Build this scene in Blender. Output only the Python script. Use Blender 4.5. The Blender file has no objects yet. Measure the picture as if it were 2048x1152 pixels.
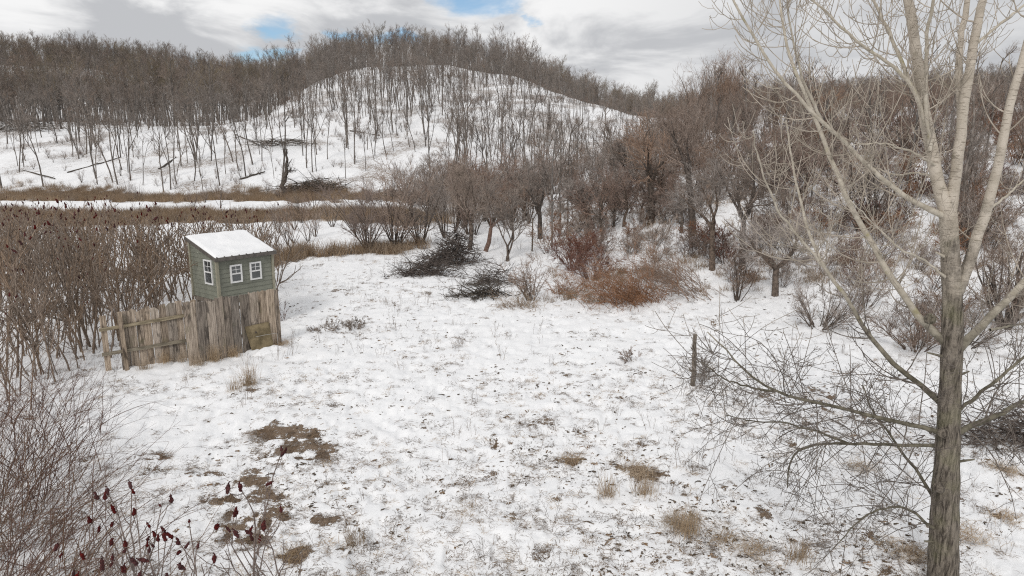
import bpy, math
import numpy as np
from mathutils import Vector, Matrix

# ------------------------------------------------------------------ camera
S = bpy.context.scene
COL = S.collection
FPX = 2048 * 24 / 36.0                       # focal length in photo pixels
PITCH = math.atan((576 - 298) / FPX)
CAMH = 6.0
cd = bpy.data.cameras.new('camera'); cd.lens = 24; cd.sensor_width = 36; cd.clip_start = 0.1; cd.clip_end = 3000
cam = bpy.data.objects.new('camera', cd); COL.objects.link(cam)
cam.location = (0, 0, CAMH); cam.rotation_euler = (math.pi / 2 - PITCH, 0, 0)
S.camera = cam

# ------------------------------------------------------------------ node helpers
class NT:
    def __init__(s, tree): s.t = tree; s.n = tree.nodes; s.l = tree.links
    def add(s, kind, ins=None, **kw):
        nd = s.n.new(kind)
        for k, v in kw.items(): setattr(nd, k, v)
        for k, v in (ins or {}).items():
            if isinstance(v, bpy.types.NodeSocket): s.l.new(v, nd.inputs[k])
            else: nd.inputs[k].default_value = v
        return nd
    def math(s, op, a, b=0.0, clamp=False):
        return s.add('ShaderNodeMath', {0: a, 1: b}, operation=op, use_clamp=clamp).outputs[0]
    def vmath(s, op, a, b=(0, 0, 0)):
        return s.add('ShaderNodeVectorMath', {0: a, 1: b}, operation=op)
    def ramp(s, v, lo, hi, a=0.0, b=1.0, smooth=True):
        return s.add('ShaderNodeMapRange', {0: v, 1: lo, 2: hi, 3: a, 4: b},
                     interpolation_type='SMOOTHSTEP' if smooth else 'LINEAR').outputs[0]
    def mix(s, f, a, b):
        nd = s.add('ShaderNodeMix', data_type='RGBA')
        for i, v in ((0, f), (6, a), (7, b)):
            if isinstance(v, bpy.types.NodeSocket): s.l.new(v, nd.inputs[i])
            else: nd.inputs[i].default_value = v if i == 0 else tuple(v) + (1,) * (4 - len(v))
        return nd.outputs[2]
    def noise(s, vec, scale, detail=4, rough=0.55, dist=0.0):
        return s.add('ShaderNodeTexNoise', {'Vector': vec, 'Scale': scale, 'Detail': detail, 'Roughness': rough, 'Distortion': dist}).outputs[0]

# ------------------------------------------------------------------ world: broken overcast
SUN_EL, SUN_AZ = math.radians(38), math.radians(200)     # azimuth clockwise from +Y
W = bpy.data.worlds.new('World'); S.world = W; W.use_nodes = True
W.node_tree.nodes.clear(); w = NT(W.node_tree)
sky = w.add('ShaderNodeTexSky', sky_type='NISHITA', sun_disc=False, sun_elevation=SUN_EL, sun_rotation=SUN_AZ, air_density=1.0, dust_density=0.4, ozone_density=2.0)
gen = w.add('ShaderNodeTexCoord').outputs['Generated']
sep = w.add('ShaderNodeSeparateXYZ', {0: gen})
zz = w.math('ADD', w.math('MAXIMUM', sep.outputs[2], 0.0), 0.30)
px = w.math('DIVIDE', sep.outputs[0], zz); py = w.math('DIVIDE', sep.outputs[1], zz)
pl = w.add('ShaderNodeCombineXYZ', {0: px, 1: py, 2: 0.0}).outputs[0]
pls = w.vmath('ADD', pl, (3.7, 1.3, 0.0)).outputs[0]
big = w.noise(pls, 1.0, 6, 0.52, 0.3)
tex = w.noise(w.vmath('ADD', pl, (11.2, 5.1, 0.0)).outputs[0], 2.3, 9, 0.55, 0.5)
def sky_dir(u, v):
    a, b = (u - 1024) / FPX, (576 - v) / FPX
    d = Vector((a, math.cos(PITCH) + b * math.sin(PITCH), -math.sin(PITCH) + b * math.cos(PITCH))).normalized()
    return (d.x / (d.z + 0.30), d.y / (d.z + 0.30), 0.0)
gap = 0.0
wob = w.add('ShaderNodeTexNoise', {'Vector': pl, 'Scale': 5.0, 'Detail': 8.0, 'Roughness': 0.62})
wobv = w.vmath('SUBTRACT', wob.outputs['Color'], (0.5, 0.5, 0.5)).outputs[0]
wobs = w.add('ShaderNodeVectorMath', {0: wobv, 'Scale': 0.26}, operation='SCALE').outputs[0]  # ragged cloud edges
plw = w.vmath('ADD', pl, wobs).outputs[0]
for (u, v, r) in ((545, 52, .07), (505, 106, .075), (560, 104, .06), (955, 6, .12), (1000, 14, .07), (690, 76, .06), (760, 88, .06), (815, 80, .05), (1060, 30, .04)):
    d = w.vmath('DISTANCE', plw, sky_dir(u, v)).outputs['Value']
    gap = w.math('MAXIMUM', gap, w.ramp(d, r * 1.25, r * 0.45))
gap = w.math('MULTIPLY', gap, w.ramp(tex, 0.62, 0.42, 0.25, 1.0))
gap2 = w.ramp(big, 0.33, 0.26)                       # other gaps elsewhere in the cloud deck
gap = w.math('MAXIMUM', gap, w.math('MULTIPLY', gap2, 0.7))
shade = w.ramp(w.math('ADD', w.math('MULTIPLY', tex, 0.75), w.math('MULTIPLY', big, 0.35)), 0.46, 0.62)
right = w.ramp(px, 0.0, 0.9, 0.0, 1.0)               # the deck is thicker and greyer to the east
shade = w.math('MULTIPLY', shade, w.math('SUBTRACT', 1.0, w.math('MULTIPLY', right, 0.55)))
cloud = w.mix(shade, (5.0, 5.1, 5.3), (8.6, 8.6, 8.6))
blue = w.mix(0.55, sky.outputs[0], (2.6, 5.4, 7.8))
blue = w.mix(0.25, sky.outputs[0], blue)
skyc = w.mix(gap, cloud, blue)
bg = w.add('ShaderNodeBackground', {'Color': skyc, 'Strength': 0.1})
w.l.new(bg.outputs[0], w.add('ShaderNodeOutputWorld').inputs[0])

sl = bpy.data.lights.new('sun', 'SUN'); sl.energy = 1.3; sl.angle = math.radians(14); sl.color = (1.0, 0.965, 0.92)
sun = bpy.data.objects.new('sun', sl); COL.objects.link(sun)
sd = Vector((math.sin(SUN_AZ) * math.cos(SUN_EL), math.cos(SUN_AZ) * math.cos(SUN_EL), math.sin(SUN_EL)))
sun.rotation_euler = sd.to_track_quat('Z', 'Y').to_euler()
sun['kind'] = 'helper'
S.view_settings.view_transform = 'Standard'; S.view_settings.look = 'None'
S.view_settings.exposure = 0.1; S.view_settings.gamma = 1.0; S.view_settings.use_curve_mapping = False
S.cycles.use_denoising = False; S.cycles.filter_width = 1.15
S.cycles.max_bounces = 5; S.cycles.diffuse_bounces = 3; S.cycles.glossy_bounces = 2; S.cycles.transmission_bounces = 2
S.cycles.transparent_max_bounces = 4; S.cycles.caustics_reflective = False; S.cycles.caustics_refractive = False

# ------------------------------------------------------------------ noise, terrain, pixel -> place
def vnoise(x, y, seed=0):
    x = np.asarray(x, float); y = np.asarray(y, float)
    xi = np.floor(x).astype(np.int64); yi = np.floor(y).astype(np.int64)
    fx = x - xi; fy = y - yi; fx = fx * fx * (3 - 2 * fx); fy = fy * fy * (3 - 2 * fy)
    def h(i, j):
        n = (i * 374761393 + j * 668265263 + seed * 1442695041) & 0xFFFFFFFF
        n = ((n ^ (n >> 13)) * 1274126177) & 0xFFFFFFFF
        n = ((n ^ (n >> 16)) * 2246822519) & 0xFFFFFFFF
        return ((n ^ (n >> 15)) & 0xFFFFFF) / float(0xFFFFFF)
    return (h(xi, yi) * (1 - fx) + h(xi + 1, yi) * fx) * (1 - fy) + (h(xi, yi + 1) * (1 - fx) + h(xi + 1, yi + 1) * fx) * fy
def fbm(x, y, seed=0, o=4):
    s = 0; a = 0.5
    for k in range(o): s = s + a * vnoise(x * 2 ** k, y * 2 ** k, seed + k); a *= 0.5
    return s / (1 - 0.5 ** o)
def sstep(a, b, x):
    t = np.clip((x - a) / (b - a), 0, 1); return t * t * (3 - 2 * t)
C_AZ = [-1.2, -.75, -.42, -.347, -.296, -.235, -.2, -.09, 0, .09, .165, .25, .5, 1.2]
C_H = [13, 12.5, 12, 14.3, 20.5, 33, 35, 35, 29.4, 20.5, 13.3, 9, 7, 7]
B_AZ = [-1.2, -.75, -.6, -.5, -.4, -.3, -.2, -.1, 0, .1, .2, .25, .35, .5, .75, 1.2]
B_H = [45, 43, 42, 38, 32, 31, 32, 32, 26, 17, 14, 14, 18, 24, 29, 30]
def T(x, y):
    x = np.asarray(x, float); y = np.asarray(y, float)
    az = x / np.maximum(y, 1.0)
    w_ = sstep(-.05, .38, az)
    s = (x - 5.5) * .5 + (y - 27) * .87
    sp = 0.5 * (s + np.sqrt(s * s + 9)) - .05
    hr = 14.5 * (1 - np.exp(-.26 * np.maximum(sp, 0) / 14.5)) * w_
    cap = np.interp(az, C_AZ, C_H)
    a = .22 * np.maximum(0, y - 88)
    fr = cap * (1 - np.exp(-(a / cap) ** 6)) ** (1 / 6)
    bk = np.interp(az, B_AZ, B_H) * sstep(190, 330, y)
    z = (np.abs(hr) ** 4 + fr ** 4 + bk ** 4) ** .25
    z = z + (fbm(x * .045 + 7, y * .045, 3, 3) - .5) * .5 * sstep(12, 45, y) + (fbm(x * .02, y * .02 + 3, 9, 3) - .5) * 5 * sstep(95, 170, y)
    return z
def ray(u, v):
    a, b = (u - 1024) / FPX, (576 - v) / FPX
    return np.array([a, math.cos(PITCH) + b * math.sin(PITCH), -math.sin(PITCH) + b * math.cos(PITCH)])
YS = np.exp(np.linspace(math.log(3), math.log(600), 6000))
def G(u, v):
    d = ray(u, v); t = YS / d[1]
    z = CAMH + d[2] * t; hit = np.nonzero(z <= T(d[0] * t, YS))[0]
    i = hit[0] if len(hit) else len(YS) - 1
    x, y = d[0] * t[i], YS[i]
    return np.array([x, y, float(T(x, y))])
def at(u, v, y):
    d = ray(u, v); return d * (y / d[1]) + np.array([0, 0, CAMH])
def height_to(u, vtop, base): return at(u, vtop, base[1])[2] - base[2]
def pxw(p): return (p[1] * math.cos(PITCH) + (CAMH - p[2]) * math.sin(PITCH)) / FPX     # metres per photo pixel there

# ------------------------------------------------------------------ materials
MATS = {}
def mat(name, c1, c2, scale=6.0, rough=0.9, bump=0.0, stretch=(1, 1, 1), lo=.35, hi=.65, rnd=0.0, spec=.2):
    m = bpy.data.materials.new(name); m.use_nodes = True; t = m.node_tree; t.nodes.clear(); n = NT(t)
    co = n.add('ShaderNodeTexCoord').outputs['Object']
    mp = n.add('ShaderNodeMapping', {'Vector': co, 'Scale': stretch}).outputs[0]
    f = n.noise(mp, scale, 5, .6)
    c = n.mix(n.ramp(f, lo, hi), c1, c2)
    if rnd:
        r = n.add('ShaderNodeObjectInfo').outputs['Random']
        hsv = n.add('ShaderNodeHueSaturation', {'Color': c, 'Value': n.ramp(r, 0, 1, 1 - rnd, 1 + rnd, False), 'Saturation': n.ramp(n.math('FRACT', n.math('MULTIPLY', r, 7.31)), 0, 1, 1 - rnd, 1 + rnd, False)})
        c = hsv.outputs[0]
    b = n.add('ShaderNodeBsdfPrincipled', {'Base Color': c, 'Roughness': rough, 'Specular IOR Level': spec})
    if bump:
        bp = n.add('ShaderNodeBump', {'Strength': 1.0, 'Distance': bump, 'Height': f}).outputs[0]
        n.l.new(bp, b.inputs['Normal'])
    n.l.new(b.outputs[0], n.add('ShaderNodeOutputMaterial').inputs[0])
    MATS[name] = m; return m
mat('forest_bark', (.10, .086, .075), (.22, .195, .175), 3, rnd=.25)
mat('forest_twig', (.19, .15, .125), (.28, .225, .19), 2, rnd=.25)
mat('forest_twig_grey', (.22, .19, .17), (.34, .295, .265), 2, rnd=.25)
mat('forest_twig_olive', (.19, .155, .11), (.26, .215, .155), 2, rnd=.2)
mat('shrub_twig_brown', (.20, .14, .107), (.34, .25, .195), 4, rnd=.25)
mat('shrub_twig_grey', (.22, .185, .16), (.38, .32, .28), 4, rnd=.25)
mat('shrub_twig_purple', (.20, .148, .125), (.32, .24, .20), 4, rnd=.2)
mat('shrub_twig_orange', (.21, .112, .066), (.35, .205, .13), 4, rnd=.15)
mat('shrub_twig_red', (.13, .066, .052), (.22, .12, .092), 4, rnd=.15)
mat('shrub_bark', (.06, .048, .04), (.15, .12, .10), 8, rnd=.25)
mat('shrub_bark_red', (.13, .075, .055), (.22, .14, .11), 8, rnd=.1)
mat('brush_dark', (.065, .054, .048), (.17, .138, .12), 6, rnd=.1)
mat('sumac_bark', (.15, .11, .083), (.29, .225, .175), 10, rnd=.25)
mat('sumac_bark_near', (.13, .10, .088), (.25, .20, .175), 25, rnd=.1)
mat('sumac_fruit', (.03, .009, .009), (.105, .022, .02), 60, rnd=.3)
mat('bramble', (.085, .048, .038), (.20, .12, .092), 12, rnd=.2)
mat('bramble_dead', (.16, .10, .068), (.25, .17, .12), 12, rnd=.2)
mat('dry_grass', (.34, .245, .16), (.55, .44, .315), 12, rnd=.15)
mat('grass_litter', (.125, .088, .062), (.30, .22, .155), 12, rnd=.3)
mat('clod_dark', (.055, .044, .034), (.15, .115, .085), 20, rnd=.3)
mat('red_grass', (.25, .178, .12), (.42, .32, .225), 2, rnd=.2)
mat('weed', (.16, .125, .10), (.28, .225, .18), 8, rnd=.25)
mat('poplar_lower_twig', (.13, .11, .098), (.25, .215, .19), 10)
mat('poplar_upper_twig', (.34, .29, .23), (.52, .46, .385), 14)
mat('board_wood', (.13, .105, .083), (.46, .39, .32), 5, .85, .006, (3, 3, .35), .3, .7, rnd=.22)
mat('board_wood_dark', (.07, .056, .045), (.25, .205, .165), 5, .85, .006, (3, 3, .35), .3, .7, rnd=.2)
mat('rail_wood', (.16, .135, .095), (.34, .29, .21), 6, .85, .004, (.5, 3, 3), rnd=.15)
mat('plywood', (.11, .087, .05), (.27, .215, .13), 3.5, .85, .002, (1, 1, 1), .3, .68)
mat('siding', (.185, .191, .155), (.236, .243, .198), 3, .6, .0008, (1, 1, 1), .3, .7, rnd=.04, spec=.3)
mat('trim_tan', (.28, .265, .20), (.36, .34, .265), 5, .6)
mat('fascia', (.085, .075, .068), (.14, .125, .11), 6, .5, spec=.4)
mat('white_vinyl', (.74, .74, .73), (.82, .82, .81), 4, .45, spec=.4)
mat('post_wood', (.075, .062, .05), (.22, .185, .15), 9, .9, .008, (3, 3, .5))
mat('log_bark', (.05, .042, .036), (.14, .12, .10), 5)
mat('wire', (.35, .34, .32), (.5, .48, .45), 5, .5)
def weathered(name, c1, c2):
    m = bpy.data.materials.new(name); m.use_nodes = True; t = m.node_tree; t.nodes.clear(); n = NT(t)
    co = n.add('ShaderNodeTexCoord').outputs['Object']; r = n.add('ShaderNodeObjectInfo').outputs['Random']
    off = n.vmath('ADD', co, n.add('ShaderNodeCombineXYZ', {0: n.math('MULTIPLY', r, 31.0), 1: n.math('MULTIPLY', r, 17.0), 2: n.math('MULTIPLY', r, 9.0)}).outputs[0]).outputs[0]
    gr = n.noise(n.add('ShaderNodeMapping', {'Vector': off, 'Scale': (9, 9, .5)}).outputs[0], 4, 6, .65, .3)
    c = n.mix(n.ramp(gr, .32, .66), c1, c2)
    st = n.noise(n.add('ShaderNodeMapping', {'Vector': off, 'Scale': (3.2, 3.2, .9)}).outputs[0], 1.6, 5, .65, .5)
    c = n.mix(n.ramp(st, .52, .66, 0, .8), c, (.055, .044, .036))
    al = n.noise(off, 2.3, 4, .6)
    c = n.mix(n.ramp(al, .56, .72, 0, .4), c, (.15, .14, .075))
    hsv = n.add('ShaderNodeHueSaturation', {'Color': c, 'Value': n.ramp(n.math('FRACT', n.math('MULTIPLY', r, 5.7)), 0, 1, .72, 1.22, False), 'Saturation': n.ramp(r, 0, 1, .7, 1.1, False)}).outputs[0]
    b = n.add('ShaderNodeBsdfPrincipled', {'Base Color': hsv, 'Roughness': .88, 'Specular IOR Level': .2})
    n.l.new(n.add('ShaderNodeBump', {'Strength': 1.0, 'Distance': .008, 'Height': gr}).outputs[0], b.inputs['Normal'])
    n.l.new(b.outputs[0], n.add('ShaderNodeOutputMaterial').inputs[0]); MATS[name] = m
weathered('board_wood', (.185, .142, .105), (.50, .41, .322)); weathered('board_wood_dark', (.10, .08, .063), (.33, .27, .215))
def glass_mat():
    m = bpy.data.materials.new('window_glass'); m.use_nodes = True; b = m.node_tree.nodes['Principled BSDF']
    b.inputs['Base Color'].default_value = (.035, .042, .045, 1); b.inputs['Roughness'].default_value = .06
    b.inputs['Specular IOR Level'].default_value = .9; b.inputs['Coat Weight'].default_value = .6; b.inputs['Coat Roughness'].default_value = .05
    MATS['window_glass'] = m
glass_mat()
def snow_mat(name, ground):
    m = bpy.data.materials.new(name); m.use_nodes = True; t = m.node_tree; t.nodes.clear(); n = NT(t)
    co = n.add('ShaderNodeTexCoord').outputs['Object']
    fine = n.noise(co, 9, 5, .6); mid = n.noise(co, 2.2, 4, .55); grit = n.noise(co, 42, 4, .65)
    col = n.mix(n.ramp(mid, .3, .7), (.85, .855, .865), (.90, .90, .905))
    hgt = n.math('ADD', n.math('MULTIPLY', fine, .6), n.math('MULTIPLY', grit, .25))
    rough = .75
    if ground:
        g = n.add('ShaderNodeAttribute', attribute_name='bare').outputs['Fac']
        bits = n.math('ADD', n.math('MULTIPLY', fine, .45), n.math('ADD', n.math('MULTIPLY', grit, .35), n.math('MULTIPLY', mid, .2)))
        fac = n.ramp(n.math('ADD', g, n.math('MULTIPLY', n.math('SUBTRACT', bits, .5), 2.2)), .48, .56)
        st = n.noise(n.add('ShaderNodeMapping', {'Vector': co, 'Scale': (1, 1, 1)}).outputs[0], 70, 3, .7)
        gc = n.mix(n.ramp(st, .35, .68), (.10, .07, .049), (.32, .232, .16))
        gr = n.add('ShaderNodeAttribute', attribute_name='red').outputs['Fac']
        gc = n.mix(gr, gc, n.mix(n.ramp(st, .35, .68), (.14, .097, .066), (.35, .255, .18)))
        col = n.mix(fac, col, gc)
        hgt = n.math('ADD', hgt, n.math('MULTIPLY', fac, n.math('SUBTRACT', n.math('MULTIPLY', st, .9), .9)))
    b = n.add('ShaderNodeBsdfPrincipled', {'Base Color': col, 'Roughness': rough, 'Specular IOR Level': .25})
    n.l.new(n.add('ShaderNodeBump', {'Strength': .8, 'Distance': .025, 'Height': hgt}).outputs[0], b.inputs['Normal'])
    n.l.new(b.outputs[0], n.add('ShaderNodeOutputMaterial').inputs[0])
    MATS[name] = m
snow_mat('snow_ground', True); snow_mat('snow', False)
def poplar_bark():
    m = bpy.data.materials.new('poplar_bark'); m.use_nodes = True; t = m.node_tree; t.nodes.clear(); n = NT(t)
    co = n.add('ShaderNodeTexCoord').outputs['Object']; z = n.add('ShaderNodeSeparateXYZ', {0: co}).outputs[2]
    # furrowed grey bark on the old trunk
    fv = n.add('ShaderNodeMapping', {'Vector': co, 'Scale': (1, 1, .16)}).outputs[0]
    fur = n.noise(fv, 26, 5, .65, .6); fine = n.noise(co, 40, 4, .6)
    low = n.mix(n.ramp(fur, .34, .62), (.06, .049, .04), (.265, .228, .187))
    low = n.mix(n.ramp(n.noise(co, 3, 3), .45, .7, 0, .35), low, (.22, .215, .12))
    # smooth pale bark with dark bands and marks on the young stems
    up = n.mix(n.ramp(n.noise(co, 4, 4), .3, .7), (.41, .36, .295), (.56, .50, .425))
    bv = n.add('ShaderNodeMapping', {'Vector': co, 'Scale': (1, 1, 6.0)}).outputs[0]
    band = n.ramp(n.noise(bv, 9, 3, .6), .575, .62)
    bw = n.add('ShaderNodeMapping', {'Vector': co, 'Scale': (.25, .25, 6.0)}).outputs[0]
    band = n.math('MAXIMUM', band, n.ramp(n.noise(bw, 5, 3, .6), .69, .72))
    up = n.mix(n.math('MULTIPLY', band, .6), up, (.15, .12, .09))
    up = n.mix(n.ramp(n.noise(co, 6, 6, .7), .56, .70, 0, .5), up, (.20, .18, .125))
    f = n.ramp(n.math('ADD', z, n.math('MULTIPLY', n.math('SUBTRACT', n.noise(co, 3.5, 5, .65), .5), 4.5)), 3.6, 5.6)
    b = n.add('ShaderNodeBsdfPrincipled', {'Base Color': n.mix(f, low, up), 'Roughness': .85, 'Specular IOR Level': .2})
    h = n.math('ADD', n.math('MULTIPLY', fur, n.math('SUBTRACT', 1.0, f)), n.math('MULTIPLY', fine, .12))
    n.l.new(n.add('ShaderNodeBump', {'Strength': 1.0, 'Distance': .06, 'Height': h}).outputs[0], b.inputs['Normal'])
    n.l.new(b.outputs[0], n.add('ShaderNodeOutputMaterial').inputs[0]); MATS['poplar_bark'] = m
    m2 = bpy.data.materials.new('poplar_limb'); m2.use_nodes = True; t = m2.node_tree; t.nodes.clear(); n = NT(t)
    co = n.add('ShaderNodeTexCoord').outputs['Object']; z = n.add('ShaderNodeSeparateXYZ', {0: co}).outputs[2]
    a = n.mix(n.ramp(n.noise(co, 9, 5, .65), .3, .7), (.07, .062, .045), (.20, .18, .135))
    c = n.mix(n.ramp(n.noise(co, 9, 5, .65), .3, .7), (.36, .32, .255), (.56, .51, .43))
    c = n.mix(n.ramp(n.noise(co, 5, 3), .6, .72, 0, .6), c, (.30, .27, .12))
    f = n.ramp(n.math('ADD', z, n.math('MULTIPLY', n.noise(co, 2.5, 3), 1.0)), 3.6, 5.0)
    b = n.add('ShaderNodeBsdfPrincipled', {'Base Color': n.mix(f, a, c), 'Roughness': .9, 'Specular IOR Level': .2})
    n.l.new(b.outputs[0], n.add('ShaderNodeOutputMaterial').inputs[0]); MATS['poplar_limb'] = m2
    m3 = bpy.data.materials.new('poplar_twig'); m3.use_nodes = True; t = m3.node_tree; t.nodes.clear(); n = NT(t)
    co = n.add('ShaderNodeTexCoord').outputs['Object']; z = n.add('ShaderNodeSeparateXYZ', {0: co}).outputs[2]
    nn = n.ramp(n.noise(co, 6, 3), .3, .7)
    f = n.ramp(n.math('ADD', z, n.noise(co, 1.5, 2)), 3.9, 5.2)
    c = n.mix(f, n.mix(nn, (.11, .093, .082), (.22, .19, .165)), n.mix(nn, (.30, .26, .21), (.50, .44, .37)))
    b = n.add('ShaderNodeBsdfPrincipled', {'Base Color': c, 'Roughness': .9, 'Specular IOR Level': .15})
    n.l.new(b.outputs[0], n.add('ShaderNodeOutputMaterial').inputs[0]); MATS['poplar_twig'] = m3
poplar_bark()

# ------------------------------------------------------------------ mesh building
class MB:
    def __init__(s): s.v = []; s.q = []; s.t = []; s.n = 0
    def raw(s, verts, quads=None, tris=None):
        verts = np.asarray(verts, float).reshape(-1, 3)
        if quads is not None and len(quads): s.q.append(np.asarray(quads, np.int64) + s.n)
        if tris is not None and len(tris): s.t.append(np.asarray(tris, np.int64) + s.n)
        s.v.append(verts); s.n += len(verts); return s
    def tubes(s, P, R, k=3):                            # P (M,n,3) polylines, R (M,n) radii
        P = np.asarray(P, float); R = np.asarray(R, float)
        if P.ndim == 2: P = P[None]; R = R[None]
        M, n, _ = P.shape
        if M == 0: return s
        tan = np.empty_like(P); tan[:, 1:-1] = P[:, 2:] - P[:, :-2]; tan[:, 0] = P[:, 1] - P[:, 0]; tan[:, -1] = P[:, -1] - P[:, -2]
        tan /= np.linalg.norm(tan, axis=2, keepdims=True) + 1e-9
        mean = P[:, -1] - P[:, 0]
        ref = np.where((np.abs(mean[:, 2]) > .7 * np.linalg.norm(mean, axis=1))[:, None], np.array([[1., .13, 0]]), np.array([[.05, .02, 1.]]))
        a = np.cross(tan, ref[:, None, :]); a /= np.linalg.norm(a, axis=2, keepdims=True) + 1e-9
        b = np.cross(tan, a)
        th = np.arange(k) * 2 * math.pi / k
        V = P[:, :, None, :] + R[:, :, None, None] * (np.cos(th)[None, None, :, None] * a[:, :, None, :] + np.sin(th)[None, None, :, None] * b[:, :, None, :])
        idx = np.arange(M * n * k).reshape(M, n, k)
        A = idx[:, :-1]; B = idx[:, 1:]
        Q = np.stack([A, np.roll(A, -1, 2), np.roll(B, -1, 2), B], -1).reshape(-1, 4)
        s.raw(V.reshape(-1, 3), Q)
        if k > 3:                                        # end cap
            base = s.n - len(V.reshape(-1, 3))
            for m in range(M):
                r_ = idx[m, -1] + base
                s.t.append(np.array([[r_[0], r_[i], r_[i + 1]] for i in range(1, k - 1)]))
        return s
    def box(s, c, sx, sy, sz):
        return s.prism([(c[0] - sx / 2, c[1] - sy / 2), (c[0] + sx / 2, c[1] - sy / 2), (c[0] + sx / 2, c[1] + sy / 2), (c[0] - sx / 2, c[1] + sy / 2)], c[2] - sz / 2, c[2] + sz / 2)
    def prism(s, poly, z0, z1):
        k = len(poly); V = [(x, y, z0) for x, y in poly] + [(x, y, z1) for x, y in poly]
        return s.loft(V, k)
    def loft(s, V, k):                                   # two rings of k
        Q = [[i, (i + 1) % k, k + (i + 1) % k, k + i] for i in range(k)]
        Tt = [[0, i + 1, i] for i in range(1, k - 1)] + [[k, k + i, k + i + 1] for i in range(1, k - 1)]
        return s.raw(V, Q, Tt)
    def mesh(s, name, material, smooth=True, attrs=None):
        me = bpy.data.meshes.new(name)
        V = np.concatenate(s.v) if s.v else np.zeros((0, 3))
        q = np.concatenate(s.q) if s.q else np.zeros((0, 4), np.int64)
        t = np.concatenate(s.t) if s.t else np.zeros((0, 3), np.int64)
        me.vertices.add(len(V)); me.vertices.foreach_set('co', V.astype(np.float32).ravel())
        loops = np.concatenate([q.ravel(), t.ravel()]).astype(np.int32)
        me.loops.add(len(loops)); me.loops.foreach_set('vertex_index', loops)
        st = np.concatenate([np.arange(len(q)) * 4, len(q) * 4 + np.arange(len(t)) * 3]).astype(np.int32)
        me.polygons.add(len(st)); me.polygons.foreach_set('loop_start', st)
        me.polygons.foreach_set('use_smooth', np.full(len(st), smooth, bool))
        for k_, a in (attrs or {}).items():
            at_ = me.attributes.new(k_, 'FLOAT', 'POINT'); at_.data.foreach_set('value', np.asarray(a, np.float32))
        me.update(calc_edges=True); me.validate()
        me.materials.append(MATS[material]); return me

def link(name, me, parent=None, loc=(0, 0, 0), rot=(0, 0, 0), scale=(1, 1, 1), label=None, cat=None, group=None, kind=None):
    o = bpy.data.objects.new(name, me); COL.objects.link(o)
    o.location = loc; o.rotation_euler = rot; o.scale = scale if not np.isscalar(scale) else (scale,) * 3
    if parent is not None: o.parent = parent
    for k_, v_ in (('label', label), ('category', cat), ('group', group), ('kind', kind)):
        if v_: o[k_] = v_
    return o
def thing(name, label, cat, loc=(0, 0, 0), rotz=0.0, scale=1.0, group=None, tilt=(0, 0)):
    return link(name, None, None, tuple(float(c) for c in loc), (tilt[0], tilt[1], rotz), scale, label, cat, group)
def place(parts, name, label, cat, loc, rotz=0.0, scale=1.0, group=None, tilt=(0, 0)):
    t = thing(name, label, cat, loc, rotz, scale, group, tilt)
    for p in parts:
        o = link(p[0], p[1], t, *(p[3:] if len(p) > 3 else ()))
        if p[0] in ('twigs', 'stems', 'canes', 'branches'): o['kind'] = 'stuff'
        for c in (p[2] if len(p) > 2 and p[2] else ()): link(c[0], c[1], o)
    return t
def stuff_scatter(name, label, cat, pts, rotz, scl, meshes, tilt=None):
    """one countless mass: meshes instanced on points by geometry nodes"""
    pts = np.asarray(pts, float); n = len(pts)
    pc = bpy.data.collections.new(name + '_pieces')
    for i, me in enumerate(meshes):
        pc.objects.link(bpy.data.objects.new('%s_piece_%02d' % (name, i), me))
    me = bpy.data.meshes.new(name); me.vertices.add(n); me.vertices.foreach_set('co', pts.astype(np.float32).ravel())
    r = np.zeros((n, 3), np.float32); r[:, 2] = rotz
    if tilt is not None: r[:, :2] = tilt
    a = me.attributes.new('rot', 'FLOAT_VECTOR', 'POINT'); a.data.foreach_set('vector', r.ravel())
    a = me.attributes.new('scl', 'FLOAT', 'POINT'); a.data.foreach_set('value', np.asarray(scl, np.float32))
    a = me.attributes.new('pick', 'INT', 'POINT'); a.data.foreach_set('value', (np.arange(n) % len(meshes)).astype(np.int32))
    o = link(name, me, label=label, cat=cat, kind='stuff')
    g = bpy.data.node_groups.new(name + '_nodes', 'GeometryNodeTree')
    g.interface.new_socket('Geometry', in_out='INPUT', socket_type='NodeSocketGeometry')
    g.interface.new_socket('Geometry', in_out='OUTPUT', socket_type='NodeSocketGeometry')
    N = NT(g); gi = N.add('NodeGroupInput'); go = N.add('NodeGroupOutput')
    ci = N.add('GeometryNodeCollectionInfo', {'Collection': pc, 'Separate Children': True, 'Reset Children': True})
    at_ = lambda nm, dt: N.add('GeometryNodeInputNamedAttribute', {'Name': nm}, data_type=dt).outputs[0]
    ip = N.add('GeometryNodeInstanceOnPoints', {'Points': gi.outputs[0], 'Instance': ci.outputs[0], 'Pick Instance': True,
               'Instance Index': at_('pick', 'INT'), 'Rotation': at_('rot', 'FLOAT_VECTOR'), 'Scale': at_('scl', 'FLOAT')})
    N.l.new(ip.outputs[0], go.inputs[0])
    md = o.modifiers.new('scatter', 'NODES'); md.node_group = g
    return o

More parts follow.
